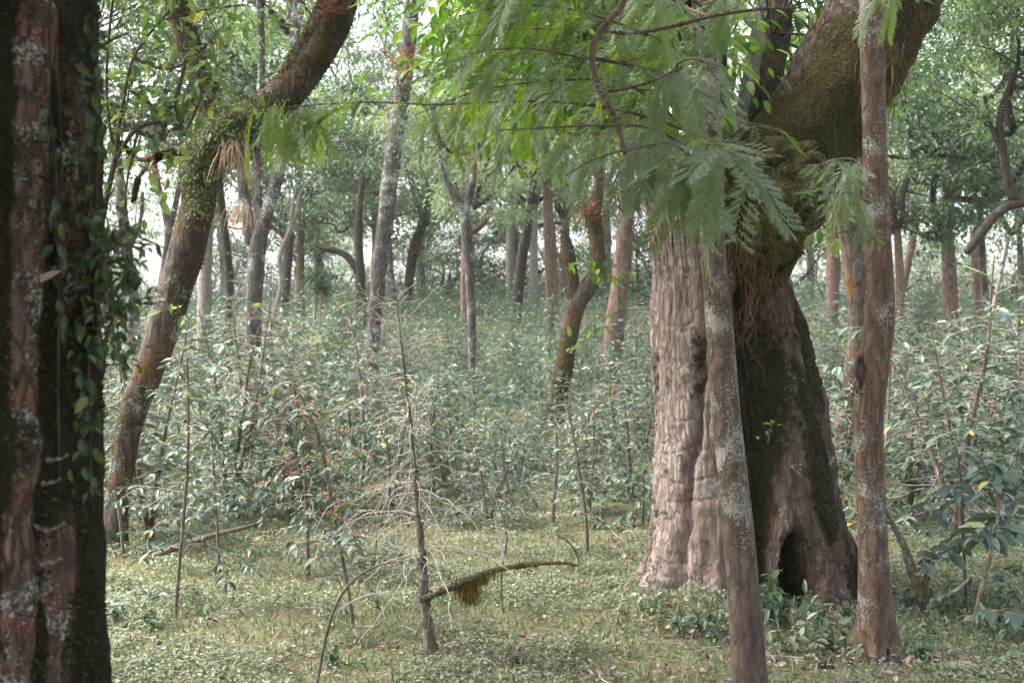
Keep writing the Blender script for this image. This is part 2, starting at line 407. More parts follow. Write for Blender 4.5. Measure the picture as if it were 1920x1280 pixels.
M['moss_dark'] = leafmat('dark_moss', [(0, (0.012, 0.011, 0.005)), (0.6, (0.042, 0.038, 0.014)), (1, (0.10, 0.092, 0.028))], rough=0.8, trans=0.2, spec=0.1)
M['moss_brown'] = leafmat('brown_green_moss', [(0, (0.022, 0.018, 0.007)), (0.6, (0.055, 0.046, 0.014)), (1, (0.105, 0.088, 0.024))], rough=0.8, trans=0.2, spec=0.1)
M['young_leaf'] = leafmat('young_tree_leaf', [(0, (0.06, 0.11, 0.04)), (0.7, (0.11, 0.17, 0.07)), (0.97, (0.16, 0.21, 0.09)), (1, (0.35, 0.30, 0.04))], rough=0.42, trans=0.4)
M['stem_moss'] = bark('mossy_sapling_bark', (0.05, 0.04, 0.03), (0.2, 0.17, 0.13), lich=0.8, sc=16, moss=(0.09, 0.07, 0.015))
def web_material():
    m, nt, out = new_mat('cobweb')
    tc = nt.nodes.new("ShaderNodeTexCoord")
    mp = nd(nt, "ShaderNodeMapping"); mp.inputs["Scale"].default_value = (1, 1, 6); nt.links.new(tc.outputs["Object"], mp.inputs[0])
    n = nd(nt, "ShaderNodeTexNoise", Scale=60.0, Detail=4.0); nt.links.new(mp.outputs[0], n.inputs["Vector"])
    d = nd(nt, "ShaderNodeBsdfPrincipled", Roughness=0.8); d.inputs["Base Color"].default_value = (0.26, 0.215, 0.185, 1)
    t = nt.nodes.new("ShaderNodeBsdfTransparent")
    mx = nt.nodes.new("ShaderNodeMixShader")
    nt.links.new(ramp(nt, n.outputs[0], [(0.36, gray(0.05)), (0.64, gray(0.75))]), mx.inputs[0])
    nt.links.new(t.outputs[0], mx.inputs[1]); nt.links.new(d.outputs[0], mx.inputs[2])
    nt.links.new(mx.outputs[0], out.inputs[0])
    return m
M['web'] = web_material()

def ground_material():
    m, nt, out = new_mat('forest_floor')
    tc = nt.nodes.new("ShaderNodeTexCoord")
    n1 = nd(nt, "ShaderNodeTexNoise", Scale=3.0, Detail=6.0); nt.links.new(tc.outputs["Object"], n1.inputs["Vector"])
    n2 = nd(nt, "ShaderNodeTexNoise", Scale=40.0, Detail=4.0); nt.links.new(tc.outputs["Object"], n2.inputs["Vector"])
    c = ramp(nt, n2.outputs[0], [(0.3, (0.05, 0.055, 0.028)), (0.55, (0.12, 0.13, 0.065)), (0.75, (0.20, 0.17, 0.11))])
    c = mixc(nt, ramp(nt, n1.outputs[0], [(0.45, gray(0)), (0.65, gray(0.6))]), c, (0.12, 0.085, 0.055))
    b = nd(nt, "ShaderNodeBsdfPrincipled", Roughness=0.95); b.inputs["Specular IOR Level"].default_value = 0.1
    nt.links.new(c, b.inputs["Base Color"])
    bp = nd(nt, "ShaderNodeBump", Strength=0.8, Distance=0.03); nt.links.new(n2.outputs[0], bp.inputs["Height"])
    nt.links.new(bp.outputs[0], b.inputs["Normal"]); nt.links.new(b.outputs[0], out.inputs[0])
    return m
M['ground'] = ground_material()

# ------------------------------------------------------------------ object helpers
def thing(name, label, cat, loc, group=None):
    o = bpy.data.objects.new(name, None); COL.objects.link(o)
    o.location = [float(x) for x in loc]; o.empty_display_size = 0.1
    o['label'] = label; o['category'] = cat
    if group: o['group'] = group
    return o

def part(name, mb, mats, parent=None, label=None):
    off = tuple(parent.location) if parent and parent.type == 'EMPTY' else (tuple(parent.parent.location) if parent else (0, 0, 0))
    me = mb.mesh(name, mats if isinstance(mats, (list, tuple)) else [mats], off)
    o = bpy.data.objects.new(name, me); COL.objects.link(o)
    if parent: o.parent = parent
    if label: o['label'] = label
    return o

def inst(name, me, parent, loc=(0, 0, 0), rz=0.0, sc=(1, 1, 1)):
    o = bpy.data.objects.new(name, me); COL.objects.link(o); o.parent = parent
    o.location = [float(x) for x in loc]; o.rotation_euler = (0, 0, rz)
    o.scale = sc if isinstance(sc, (tuple, list)) else (sc, sc, sc)
    return o

def single(name, mb, mats, label, cat, origin, group=None, kind=None):
    me = mb.mesh(name, mats if isinstance(mats, (list, tuple)) else [mats], origin)
    o = bpy.data.objects.new(name, me); COL.objects.link(o); o.location = [float(x) for x in origin]
    if label: o['label'] = label; o['category'] = cat
    if group: o['group'] = group
    if kind: o['kind'] = kind
    return o

# ------------------------------------------------------------------ ground
def build_ground():
    mb = MB()
    xs = np.concatenate([-np.geomspace(160, 12, 22), np.linspace(-11.8, 11.8, 160), np.geomspace(12, 160, 22)])
    ys = np.concatenate([-np.geomspace(40, 4, 12), np.linspace(-3, 16, 150), np.linspace(16.3, 60, 90), np.geomspace(62, 220, 18)])
    X, Y = np.meshgrid(xs, ys)
    V = np.stack([X, Y, gz(X, Y)], -1).reshape(-1, 3)
    nx = len(xs); i = np.arange(len(ys) - 1)[:, None]; j = np.arange(nx - 1)[None]
    q = np.stack([i * nx + j, i * nx + j + 1, (i + 1) * nx + j + 1, (i + 1) * nx + j], -1).reshape(-1, 4)
    mb.add(V, [q])
    o = part('ground', mb, M['ground']); o['kind'] = 'structure'
build_ground()

def frustum_pts(n, d0, d1, power, margin=1.25, rng=None):
    """random ground points in the camera's view fan and a margin at its sides; power<0 packs them nearer"""
    rng = rng or R
    u = rng.random(n)
    d = (d0 ** power + u * (d1 ** power - d0 ** power)) ** (1 / power)
    x = (rng.random(n) * 2 - 1) * (960 / F * d * margin + 0.3)
    return x, d

# ---- ground weeds
def build_weeds():
    mb = MB()
    n = 420000
    x, d = frustum_pts(n, 4.6, 14.0, 0.55)
    pn = fbm(np.stack([x * 1.3, d * 1.3, 0 * x], -1), 3)
    pf = fbm(np.stack([x * 5, d * 5, 0 * x + 7], -1), 2)
    keep = R.random(n) < np.clip(0.58 + 1.4 * pn + 0.9 * pf, 0.03, 1)
    x, d, pn, pf = x[keep], d[keep], pn[keep], pf[keep]; n = len(x)
    h = np.clip(0.008 + 0.04 * R.random(n) * (1 + pn + 1.5 * pf), 0.003, 0.10)
    P = np.stack([x, d, gz(x, d) + h], -1)
    D = rdir(n); D[:, 2] = D[:, 2] * 0.35 + 0.1
    N = np.tile([0, 0, 1.0], (n, 1)) + rdir(n) * 0.45
    L = R.uniform(0.009, 0.024, n) * (0.75 + d / 14)
    leaves(mb, P, D, N, L, L * R.uniform(0.5, 0.9, n), LEAF4)
    # thin blades among them
    k = 26000
    x, d = frustum_pts(k, 4.7, 12.0, 0.55)
    P = np.stack([x, d, gz(x, d)], -1); D = rdir(k); D[:, 2] = np.abs(D[:, 2]) + 0.9
    L = R.uniform(0.03, 0.09, k)
    leaves(mb, P, D, rdir(k), L, 0.004, LEAF4)
    o = part('ground_weeds', mb, M['weed']); o['kind'] = 'stuff'
    o['label'] = 'low pale green weeds carpeting the clearing floor'; o['category'] = 'ground cover'
build_weeds()

def build_litter():
    mb = MB(); n = 17000
    x, d = frustum_pts(n, 4.7, 13.0, 0.5)
    pn = fbm(np.stack([x * 0.9, d * 0.9, 0 * x + 3], -1), 3)
    bias = 0.35 + 1.2 * pn + 1.6 * np.exp(-((x - 1.6) / 1.0) ** 2 - ((d - 5.2) / 0.5) ** 2) + 0.5 * np.exp(-((x - 0.9) / 0.9) ** 2 - ((d - 8.6) / 0.8) ** 2)
    k = R.random(n) < np.clip(bias, 0.05, 1); x, d = x[k], d[k]; n = len(x)
    P = np.stack([x, d, gz(x, d) + R.uniform(0.015, 0.055, n)], -1)
    D = rdir(n); D[:, 2] *= 0.3
    N = np.tile([0, 0, 1.0], (n, 1)) + rdir(n) * 0.5
    L = R.uniform(0.014, 0.05, n) * np.where(R.random(n) < .05, 1.6, 1)
    t = LEAF8[0].copy(); t[:, 2] = [0, .02, .02, .12, .16, .15, .10, .08]
    leaves(mb, P, D, N, L, L * R.uniform(0.4, 0.65, n), (t, LEAF8[1]))
    o = part('leaf_litter', mb, M['litter']); o['kind'] = 'stuff'
    o['label'] = 'dry brown fallen leaves scattered over the clearing floor'; o['category'] = 'fallen leaves'
    mb = MB(); n = 260
    x, d = frustum_pts(n, 4.8, 11, 0.6)
    for k in range(n):
        a = R.uniform(0, 6.28); Lt = R.uniform(.06, .35); p = np.array([x[k], d[k], 0]); dr = np.array([math.cos(a), math.sin(a), 0]); r_ = R.uniform(.0012, .004)
        P = np.array([p + dr * Lt * t_ + np.array([R.normal(0, .012), R.normal(0, .012), 0]) for t_ in (0, .35, .7, 1)])
        P[:, 2] = gz(P[:, 0], P[:, 1]) + .035 + R.normal(0, .006, 4)
        tube(mb, np.c_[P, [r_, r_, r_ * .8, r_ * .5]], 4, 8, cap=False)
    o = part('fallen_twigs', mb, M['twig_shrub']); o['kind'] = 'stuff'
    o['label'] = 'thin dead twigs scattered over the clearing floor'; o['category'] = 'twigs'
    mb = MB(); n = 90
    x, d = frustum_pts(n, 5, 9, 0.8)
    for a in range(4):
        D = np.tile([math.cos(a * 1.57), math.sin(a * 1.57), 0.25], (n, 1))
        leaves(mb, np.stack([x, d, gz(x, d) + 0.06], -1), D, np.tile([0, 0, 1.0], (n, 1)), 0.013, 0.012, LEAF4)
    o = part('blue_flowers', mb, M['flower']); o['kind'] = 'stuff'
    o['label'] = 'tiny blue flowers dotted through the ground weeds'; o['category'] = 'flowers'
build_litter()

# ---- undergrowth on the slope
def build_undergrowth():
    mb = MB(); n = 175000
    x, d = frustum_pts(n, 10.5, 58, 0.6, 1.35)
    pn = fbm(np.stack([x * 0.8, d * 0.8, 0 * x + 1], -1), 3)
    edge = sstep(10.3, 13.5, d + 1.5 * pn)
    k = R.random(n) < edge * np.clip(0.75 + 0.8 * pn, 0.1, 1); x, d, pn = x[k], d[k], pn[k]; n = len(x)
    h = np.abs(R.normal(0, 0.40, n)) * (1 + 0.7 * pn) * sstep(10, 15, d) + 0.03
    P = np.stack([x, d, gz(x, d) + h], -1)
    D = rdir(n); D[:, 2] = D[:, 2] * 0.4 - 0.1
    N = np.tile([0, -0.25, 1.0], (n, 1)) + rdir(n) * 0.7
    L = R.uniform(0.06, 0.12, n) * (0.8 + d / 60)
    leaves(mb, P, D, N, L, L * 0.45, LEAF4)
    o = part('undergrowth', mb, M['coffee_far']); o['kind'] = 'stuff'
    o['label'] = 'knee high leafy undergrowth covering the slope'; o['category'] = 'undergrowth'
build_undergrowth()

# ------------------------------------------------------------------ coffee shrubs
def shrub_parts(seed, H=1.5, spread=0.55, leafy=1.0, stems=1, berries=0, L0=0.074, clear=0.25, lean=0.05, tmpl=LEAF8, stem_pts=None, twigr=0.0023):
    rng = np.random.default_rng(seed)
    st, tw, lf, br = [], MB(), MB(), MB()
    for s in range(stems):
        st.append(MB())
        if stem_pts is not None: Q = stem_pts
        else:
            a = rng.uniform(0, 6.28)
            d = np.array([math.cos(a), math.sin(a), 0]) * (lean if stems == 1 else 0.22) + [0, 0, 1]
            Q = wander((0, 0, -0.05), d, H * rng.uniform(0.85, 1.1), 0.0105 * H + 0.003, 0.003, 9, 0.05, 0, rng)
        C = tube(st[-1], Q, 7, 30, amp=0.15, freq=18, seed=seed)
        n = len(C); Ls = np.linalg.norm(C[-1, :3] - C[0, :3])
        nn = int(Ls / 0.055)
        for i in range(nn):
            t = i / nn
            if t < clear and rng.random() > 0.12: continue
            p = C[int(t * (n - 1)), :3]
            base = i * 1.57 + rng.normal(0, 0.3)
            for sd in (0, math.pi):
                if rng.random() < 0.2: continue
                a = base + sd
                BL = spread * (1.08 - t * 0.85) * rng.uniform(0.55, 1.15)
                dirv = np.array([math.cos(a), math.sin(a), 0.35 - 0.3 * (1 - t) + rng.normal(0, 0.12)])
                B = wander(p, dirv, BL, twigr * 1.5, twigr * 0.7, 7, 0.19, 0.08, rng)
                tube(tw, B, 3, 7, cap=False)
                ntw = 0
                if rng.random() < 0.55:                     # side twig
                    j = rng.integers(2, 5)
                    B2 = wander(B[j, :3], dirv + rng.normal(0, 0.6, 3), BL * 0.5, twigr, twigr * 0.6, 5, 0.2, 0.05, rng)
                    tube(tw, B2, 3, 5, cap=False)
                    segs = [B, B2]
                else: segs = [B]
                for Bs in segs:
                    m = max(2, int(np.linalg.norm(Bs[-1, :3] - Bs[0, :3]) / 0.037))
                    Rr = crom(Bs, m + 1)
                    for q in range(1, m + 1):
                        if rng.random() > leafy * (0.35 + 0.65 * q / m): continue
                        pp = Rr[q, :3]; ax = unit(Rr[q, :3] - Rr[q - 1, :3])
                        side = unit(np.cross(ax, [0, 0, 1.0]) + 1e-6)
                        for sgn in (1, -1):
                            if rng.random() < 0.15: continue
                            dd = ax * 0.55 + side * sgn * 0.8 + np.array([0, 0, -0.25]) + rng.normal(0, 0.25, 3)
                            LL = L0 * rng.uniform(0.6, 1.15)
                            shrub_parts.buf.append((pp, dd, np.array([0, 0, 1.0]) + rng.normal(0, 0.35, 3), LL))
                        if berries and rng.random() < berries and 0.35 < t:
                            for _ in range(rng.integers(2, 6)):
                                shrub_parts.bb.append(pp + rng.normal(0, 0.008, 3))
    B = shrub_parts.buf; 
    if B:
        P, D, N, L = (np.array([b[i] for b in B]) for i in range(4))
        leaves(lf, P, D, N, L, L * 0.46, tmpl)
    if shrub_parts.bb:
        P = np.array(shrub_parts.bb); k = len(P)
        oct_v = np.array([(1,0,0),(-1,0,0),(0,1,0),(0,-1,0),(0,0,1),(0,0,-1)]) * 0.0068
        oct_f = np.array([[0,2,4],[2,1,4],[1,3,4],[3,0,4],[2,0,5],[1,2,5],[3,1,5],[0,3,5]])
        br.add((P[:, None] + oct_v[None]).reshape(-1, 3), [(oct_f[None] + (np.arange(k) * 6)[:, None, None]).reshape(-1, 3)], 0, True)
    shrub_parts.buf = []; shrub_parts.bb = []
    return st, tw, lf, br
shrub_parts.buf = []; shrub_parts.bb = []

def put_shrub(name, label, loc, seed, group=None, leafmat_=None, stem='stem', cat='shrub', **k):
    t = thing(name, label, cat, loc, group)
    st, tw, lf, br = shrub_parts(seed, **k)
    for mb in (*st, tw, lf, br):
        mb.v = [v + np.array(t.location) for v in mb.v]
    for m1 in st: part('stem', m1, M[stem], t)
    if tw.v: part('twigs', tw, M['twig_shrub'], t)
    if lf.v: part('foliage', lf, leafmat_ or M['coffee'], t)
    if br.v: part('berries', br, M['berry'], t)
    return t

def px_stem(pts, d, loc):
    out = []
    for (px, py, r) in pts:
        p = W(px, py, d); out.append(np.r_[p - np.array(loc), r])
    return np.array(out)

# named near shrubs --------------------------------------------------------
def near_shrub(name, label, base, pts, seed, **k):
    g = ground_at(*base); d = g[1]
    sp = px_stem([(base[0], base[1] + 12, pts[0][2])] + pts, d, g)
    return put_shrub(name, label, g, seed, stem_pts=sp, **k)

near_shrub('coffee_shrub', 'slender coffee sapling with long straight bare stem nearest the dark left trunk', (329, 1155),
           [(331, 1120, .011), (345, 960, .010), (353, 830, .009), (352, 700, .006), (350, 660, .003)], 11, spread=0.68, clear=0.26, leafy=1.0)
near_shrub('coffee_shrub', 'coffee shrub hung with orange berries beside the leaning pale stem', (664, 1178),
           [(655, 1120, .011), (625, 960, .010), (600, 830, .009), (560, 735, .006), (535, 690, .003)], 12, spread=0.68, clear=0.26, leafy=1.0, berries=0.8)
near_shrub('coffee_shrub', 'thick stemmed coffee shrub left of the berry bearing shrub', (577, 1088),
           [(577, 1050, .017), (572, 900, .014), (560, 780, .010), (545, 690, .005)], 13, spread=0.68, clear=0.26, leafy=1.0, berries=0.3)
near_shrub('coffee_shrub', 'thin pale stemmed coffee shrub left of centre behind the leaning sapling', (412, 1068),
           [(408, 1000, .010), (400, 880, .009), (395, 780, .006), (385, 720, .003)], 14, spread=0.68, clear=0.26, leafy=1.0)
near_shrub('coffee_shrub', 'half bare dark coffee shrub with forked mossy stem right of the dead sapling', (1102, 1038),
           [(1098, 970, .014), (1085, 880, .012), (1070, 790, .008), (1055, 730, .004)], 15, spread=0.6, clear=0.3, leafy=0.22)
near_shrub('coffee_shrub', 'nearly leafless coffee shrub just left of the mossy forked one', (1036, 985),
           [(1040, 930, .013), (1045, 860, .011), (1040, 780, .007), (1030, 720, .003)], 16, spread=0.6, clear=0.3, leafy=0.15)
near_shrub('coffee_shrub', 'short thin twiggy seedling rising past the fallen looking mossy branch', (944, 1150),
           [(940, 1080, .006), (950, 1000, .006), (930, 930, .004), (925, 890, .002)], 17, spread=0.35, clear=0.45, leafy=0.15)
near_shrub('coffee_shrub', 'low leafy seedling standing in the grass between the pale stems', (700, 1085),
           [(702, 1050, .006), (706, 1010, .005), (700, 970, .003)], 18, spread=0.3, clear=0.3, leafy=0.5)
near_shrub('broadleaf_shrub', 'large leaved shrub with curved stem at the right edge beside the right slim tree', (1822, 1175),
           [(1840, 1100, .011), (1865, 1010, .010), (1870, 930, .008), (1835, 850, .005)], 21, spread=0.42, clear=0.5, leafy=0.9, L0=0.15)
near_shrub('broadleaf_shrub', 'upright large leaved shrub just behind the curved stemmed one', (1812, 1130),
           [(1808, 1040, .010), (1805, 960, .010), (1800, 880, .008), (1790, 830, .004)], 22, spread=0.45, clear=0.45, leafy=0.8, L0=0.15)
near_shrub('coffee_shrub', 'forked brown shrub stub with thin leaning stems right of the right slim tree', (1728, 1140),
           [(1720, 1090, .020), (1700, 1030, .016), (1680, 990, .010), (1655, 940, .004)], 23, spread=0.5, clear=0.4, leafy=0.4)
near_shrub('coffee_shrub', 'tall sparse shrub with lichen grey stem against the right thicket', (1800, 1020),
           [(1800, 950, .016), (1785, 830, .013), (1765, 720, .010), (1745, 610, .004)], 24, spread=0.75, clear=0.3, leafy=0.4)
near_shrub('coffee_shrub', 'dark leaved shrub at the far right edge reaching into the frame', (1935, 1080),
           [(1938, 1000, .012), (1935, 880, .012), (1930, 760, .009), (1925, 690, .004)], 25, spread=0.5, clear=0.3, leafy=1.0, L0=0.13)
near_shrub('coffee_shrub', 'dense dark leafy bush against the left flank of the giant hollow trunk', (1205, 985),
           [(1205, 960, .012), (1208, 920, .010), (1205, 880, .006)], 26, spread=0.5, clear=0.05, leafy=1.0, L0=0.12)

# the thicket: a few kinds, copied
VAR = []
for i, kw in enumerate([dict(H=1.5, leafy=1.0), dict(H=1.25, leafy=1.0, stems=2), dict(H=1.65, leafy=0.8, berries=0.4),
                        dict(H=1.35, leafy=0.85, stems=2), dict(H=1.55, leafy=0.3), dict(H=1.15, leafy=1.0, stems=3, spread=0.5),
                        dict(H=1.5, leafy=0.95, stems=2, berries=0.25), dict(H=1.3, leafy=0.75, stems=3)]):
    kw.setdefault('spread', 0.62)
    st, tw, lf, br = shrub_parts(100 + i, clear=0.14, **kw)
    VAR.append([('stem', m1.mesh('stem', [M['stem']])) for m1 in st] + [('twigs', tw.mesh('twigs', [M['twig_shrub']])), ('foliage', lf.mesh('foliage', [M['coffee']]))]
               + ([('berries', br.mesh('berries', [M['berry']]))] if br.v else []))

TRUNK_CLEAR = []      # x, y, radius to keep free of shrubs: filled before the thicket is planted
def plant_thicket():
    rng = np.random.default_rng(5)
    pts = []
    def ok(x, y, s):
        for (a, b, c) in TRUNK_CLEAR:
            if (a - x) ** 2 + (b - y) ** 2 < c * c: return False
        return all((a - x) ** 2 + (b - y) ** 2 > (s * 0.5 + c * 0.5) ** 2 for a, b, c in pts)
    for d0, d1, s, cnt in ((8.6, 13, 0.78, 75), (13, 22, 1.05, 105), (22, 46, 1.9, 110)):
        tries = 0; c = 0
        while c < cnt and tries < 9000:
            tries += 1
            d = math.sqrt(rng.uniform(d0 * d0, d1 * d1)); x = rng.uniform(-1, 1) * (0.47 * d + 0.8)
            px = 960 + x / d * F
            lim = 9.6 - 0.9 * math.exp(-((px - 350) / 200) ** 2) - 0.7 * sstep(1600, 1800, px) + 0.5 * math.exp(-((px - 1100) / 150) ** 2)
            if d < lim or not ok(x, d, s): continue
            pts.append((x, d, s)); c += 1
    for i, (x, d, s) in enumerate(pts):
        v = VAR[rng.integers(len(VAR))]
        far = d > 22; mid = d > 13
        if far: lab = 'coffee shrub in the hazy far thicket near the top of the slope'; g = 'coffee shrubs high on the slope'
        elif mid: lab = 'leafy coffee shrub in the thicket on the middle of the slope'; g = 'coffee shrubs on the middle slope'
        else: lab = 'leafy coffee shrub in the front rows of the thicket behind the clearing'; g = 'coffee shrubs at the thicket front'
        t = thing('coffee_shrub', lab, 'shrub', (x, d, float(gz(x, d)) - 0.02), g)
        t.rotation_euler = (rng.normal(0, 0.06), rng.normal(0, 0.06), rng.uniform(0, 6.28))
        px = 960 + x / d * F; sc = rng.uniform(0.62, 1.25) * (0.92 if d < 13 else 0.8 if mid else 0.75) * (1 + .38 * math.exp(-((px - 480) / 230) ** 2) + .45 * sstep(1600, 1750, px))
        t.scale = (sc * 1.1, sc * 1.1, sc)
        for nm, me in v:
            if far and nm in ('twigs', 'berries'): continue
            inst(nm, me, t)

# ------------------------------------------------------------------ tree helpers
def crown_meshes(seed, rx, rz, nclump, per, L, clump=0.55, matname='crown', hollow=0.35):
    """leaves and limbs of one crown; the origin is where it leaves the trunk"""
    rng = np.random.default_rng(seed)
    c = []
    while len(c) < nclump:
        u = unit(rng.normal(size=3)); rr = rng.uniform(hollow, 1.0) ** 0.6
        p = u * rr * (1 + 0.35 * float(vnoise(u * 2.2 + seed)))
        c.append(np.array([p[0] * rx, p[1] * rx, rz * 0.75 + p[2] * rz]))
    c = np.array(c)
    lf, lm = MB(), MB()
    tot = nclump * per
    ci = np.repeat(np.arange(nclump), per)
    cs = rng.uniform(0.6, 1.35, nclump)[ci][:, None] * clump
    P = c[ci] + rng.normal(size=(tot, 3)) * cs * np.array([0.62, 0.62, 0.34])
    D = unit(P - c[ci]) + rdir(tot, rng) * 0.7 + np.array([0, 0, -0.35])
    N = np.tile([0, 0, 1.0], (tot, 1)) + rdir(tot, rng) * 0.6
    LL = L * rng.uniform(0.6, 1.25, tot)
    leaves(lf, P, D, N, LL, LL * 0.48, LEAF4)
    # limbs
    main = c[rng.permutation(nclump)[:max(4, nclump // 9)]]
    ends = []
    for e in main:
        mid = e * 0.5 + rng.normal(0, 0.12 * rx, 3) * [1, 1, 0.5]
        Q = tube(lm, [(*(e * 0.0), 0.075), (*(e * 0.22 + rng.normal(0, 0.05 * rx, 3)), 0.06), (*mid, 0.042), (*e, 0.012)], 6, 14, amp=0.15, freq=4)
        ends.append(Q)
    A = np.concatenate([q[3:] for q in ends])
    for e in c:
        k = np.argmin(np.linalg.norm(A[:, :3] - e, axis=1) + 0.3 * np.maximum(0, A[:, 2] - e[2]))
        s = A[k, :3]; m_ = (s + e) / 2 + rng.normal(0, 0.12, 3)
        tube(lm, [(*s, 0.022), (*m_, 0.014), (*e, 0.005)], 4, 6, cap=False)
    return lf.mesh('crown', [M[matname]]), lm.mesh('limbs', [M['bark_dark']])

CR = {}
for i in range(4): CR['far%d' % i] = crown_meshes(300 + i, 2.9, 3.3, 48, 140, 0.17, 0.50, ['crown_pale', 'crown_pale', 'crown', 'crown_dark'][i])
for i in range(3): CR['mid%d' % i] = crown_meshes(320 + i, 1.75, 1.8, 44, 165, 0.10, 0.36, ['crown', 'crown', 'crown_dark'][i])
CR['airy'] = crown_meshes(340, 1.9, 1.7, 40, 80, 0.10, 0.55, 'crown_pale')
CR['shade_canopy'] = crown_meshes(341, 2.6, 1.2, 70, 110, 0.12, 0.6, 'crown')

def moss_fn(amount=0.3, base=0.6, up=0.2, sd=0):
    def f(V, d, t):
        n = fbm(V * 2.2 + sd, 3)
        return amount + 0.55 * n + up * d[..., 2] * 1.0 + base * np.exp(-(V[..., 2] - V[..., 2].min()) / 0.35)
    return f

def P3(pts, d):
    out = []
    for p in pts:
        dd = p[3] if len(p) > 3 else d
        out.append(np.r_[W(p[0], p[1], dd), p[2] * dd / F])
    return np.array(out)

def tree(name, label, pts, d, mat, moss=0.25, limbs=(), crowns=(), group=None, nu=20, amp=0.20, seed=0, flare=0.5, cat='tree', groove=0.10, up=0.15, basemoss=0.4, freq=3.2, fz=0, lich=None, fzmask=None):
    """trunk along pixel rows (px,py,radius px[,depth]) from base upwards; grows from the ground; limbs likewise; crowns: (kind,px,py,d,scale)"""
    Q = P3(pts, d)
    b = Q[0].copy(); gzz = float(gz(b[0], b[1]))
    if b[2] > gzz + 0.05:
        dirn = Q[0] - Q[1]; k = (gzz - 0.1 - b[2]) / (dirn[2] if abs(dirn[2]) > 0.05 else -0.05)
        nb = b + np.r_[dirn[:3] * min(k, 3), 0]; nb[2] = gzz - 0.1; nb[3] *= 1.06
        Q = np.vstack([nb, Q])
    loc = (Q[0, 0], Q[0, 1], gzz)
    TRUNK_CLEAR.append((loc[0], loc[1], 0.35))
    t = thing(name, label, cat, loc, group)
    L = np.linalg.norm(np.diff(Q[:, :3], axis=0), axis=1).sum()
    n = int(min(160, max(24, L / 0.05)))
    mb = MB()
    z0 = gzz
    def fl(th, tt, C):
        h = np.maximum(C[:, 2:3] - z0, 0)
        return 1 + flare * np.exp(-h / 0.16) * (0.55 + 0.45 * np.cos(th * 4 + seed) + 0.2 * np.cos(th * 7))
    tube(mb, Q, nu, n, amp=amp, freq=freq, fn=fl, moss=moss_fn(moss, basemoss, up, seed), seed=seed, groove=groove)
    mm = MB()
    if lich is not None:
        zz = np.concatenate(mb.v)[:, 2]; mb.attr['lichen'] = [lich(zz)]
    if fz: fuzz(mm, fz, 0.02, seed=seed, mask=fzmask)
    part('trunk', mb, M[mat], t)
    for lb in limbs:
        m2 = MB(); q = P3(lb, d)
        tube(m2, q, max(7, nu // 2 + 2), int(min(90, max(10, np.linalg.norm(np.diff(q[:, :3], axis=0), axis=1).sum() / 0.06))), amp=amp, freq=freq * 1.4, moss=moss_fn(moss, 0, up, seed + 3), seed=seed + 5, groove=groove)
        if fz: fuzz(mm, fz // 3, 0.018, seed=seed + 1)
        part('limb', m2, M[mat], t)
    if mm.v: part('moss', mm, M['moss_brown'], t)
    for (kind, px, py, dd, sc) in crowns:
        p = W(px, py, dd) - np.array(loc)
        rz = (px * 7.13 + py) % 6.28
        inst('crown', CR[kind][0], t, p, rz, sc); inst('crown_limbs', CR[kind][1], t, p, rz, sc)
    return t

def epiphyte(parent_label, name, mat, p, n, L, spread, droop, label, width=0.02, up=0.3):
    """a tuft of strap leaves growing on bark: a plant of its own"""
    mb = MB(); p = np.array(p, float)
    for i in range(n):
        a = R.uniform(0, 6.28); dirv = np.array([math.cos(a), math.sin(a) * 0.8 - 0.3, R.uniform(-0.1, 1) * up])
        s = p + R.normal(0, spread, 3)
        B = wander(s, dirv, L * R.uniform(0.5, 1.2), 0.002, 0.001, 6, 0.1, droop)
        T = np.diff(B[:, :3], axis=0)
        side = unit(np.cross(T[0], [0, 0, 1.0]) + 1e-4) * width * R.uniform(0.5, 1)
        k = len(B); ww = np.sin(np.linspace(0.35, math.pi, k))[:, None]
        V = np.stack([B[:, :3] - side * ww, B[:, :3] + side * ww], 1).reshape(-1, 3)
        ii = np.arange(k - 1); q = np.stack([ii * 2, ii * 2 + 1, ii * 2 + 3, ii * 2 + 2], -1)
        mb.add(V, [q], 0, True)
    return single(name, mb, M[mat], label, 'epiphyte', p)

def fuzz(mb, n, L, mask=None, wd=0.35, hang=0.3, rows=(0, 1), seed=0, V=None, d=None):
    """shaggy moss: tiny tufts standing on the surface of the last tube built"""
    rng = np.random.default_rng(seed + 50)
    V = FUZZ['V'] if V is None else V; d = FUZZ['d'] if d is None else d
    a, b = V.shape[:2]
    i = rng.integers(int(rows[0] * a), max(int(rows[0] * a) + 1, int(rows[1] * a) - 1), n); j = rng.integers(0, b, n)
    u = rng.random((n, 1)); w_ = rng.random((n, 1)); i2 = np.minimum(i + 1, a - 1); j2 = (j + 1) % b
    P = (V[i, j] * (1 - u) + V[i2, j] * u) * (1 - w_) + (V[i, j2] * (1 - u) + V[i2, j2] * u) * w_
    dn = d[i, j]
    k = fbm(P * 7 + seed, 3) > -0.05
    k &= fbm(P * 1.7 + seed + 3, 2) > -0.25
    if mask is not None: k &= mask(P, dn)
    P, dn = P[k], dn[k]; n = len(P)
    D = dn + rdir(n, rng) * 0.7 + np.array([0, 0, -hang])
    LL = L * rng.uniform(0.4, 1.3, n)
    leaves(mb, P - dn * 0.004, D, rdir(n, rng), LL, LL * wd, LEAF4)

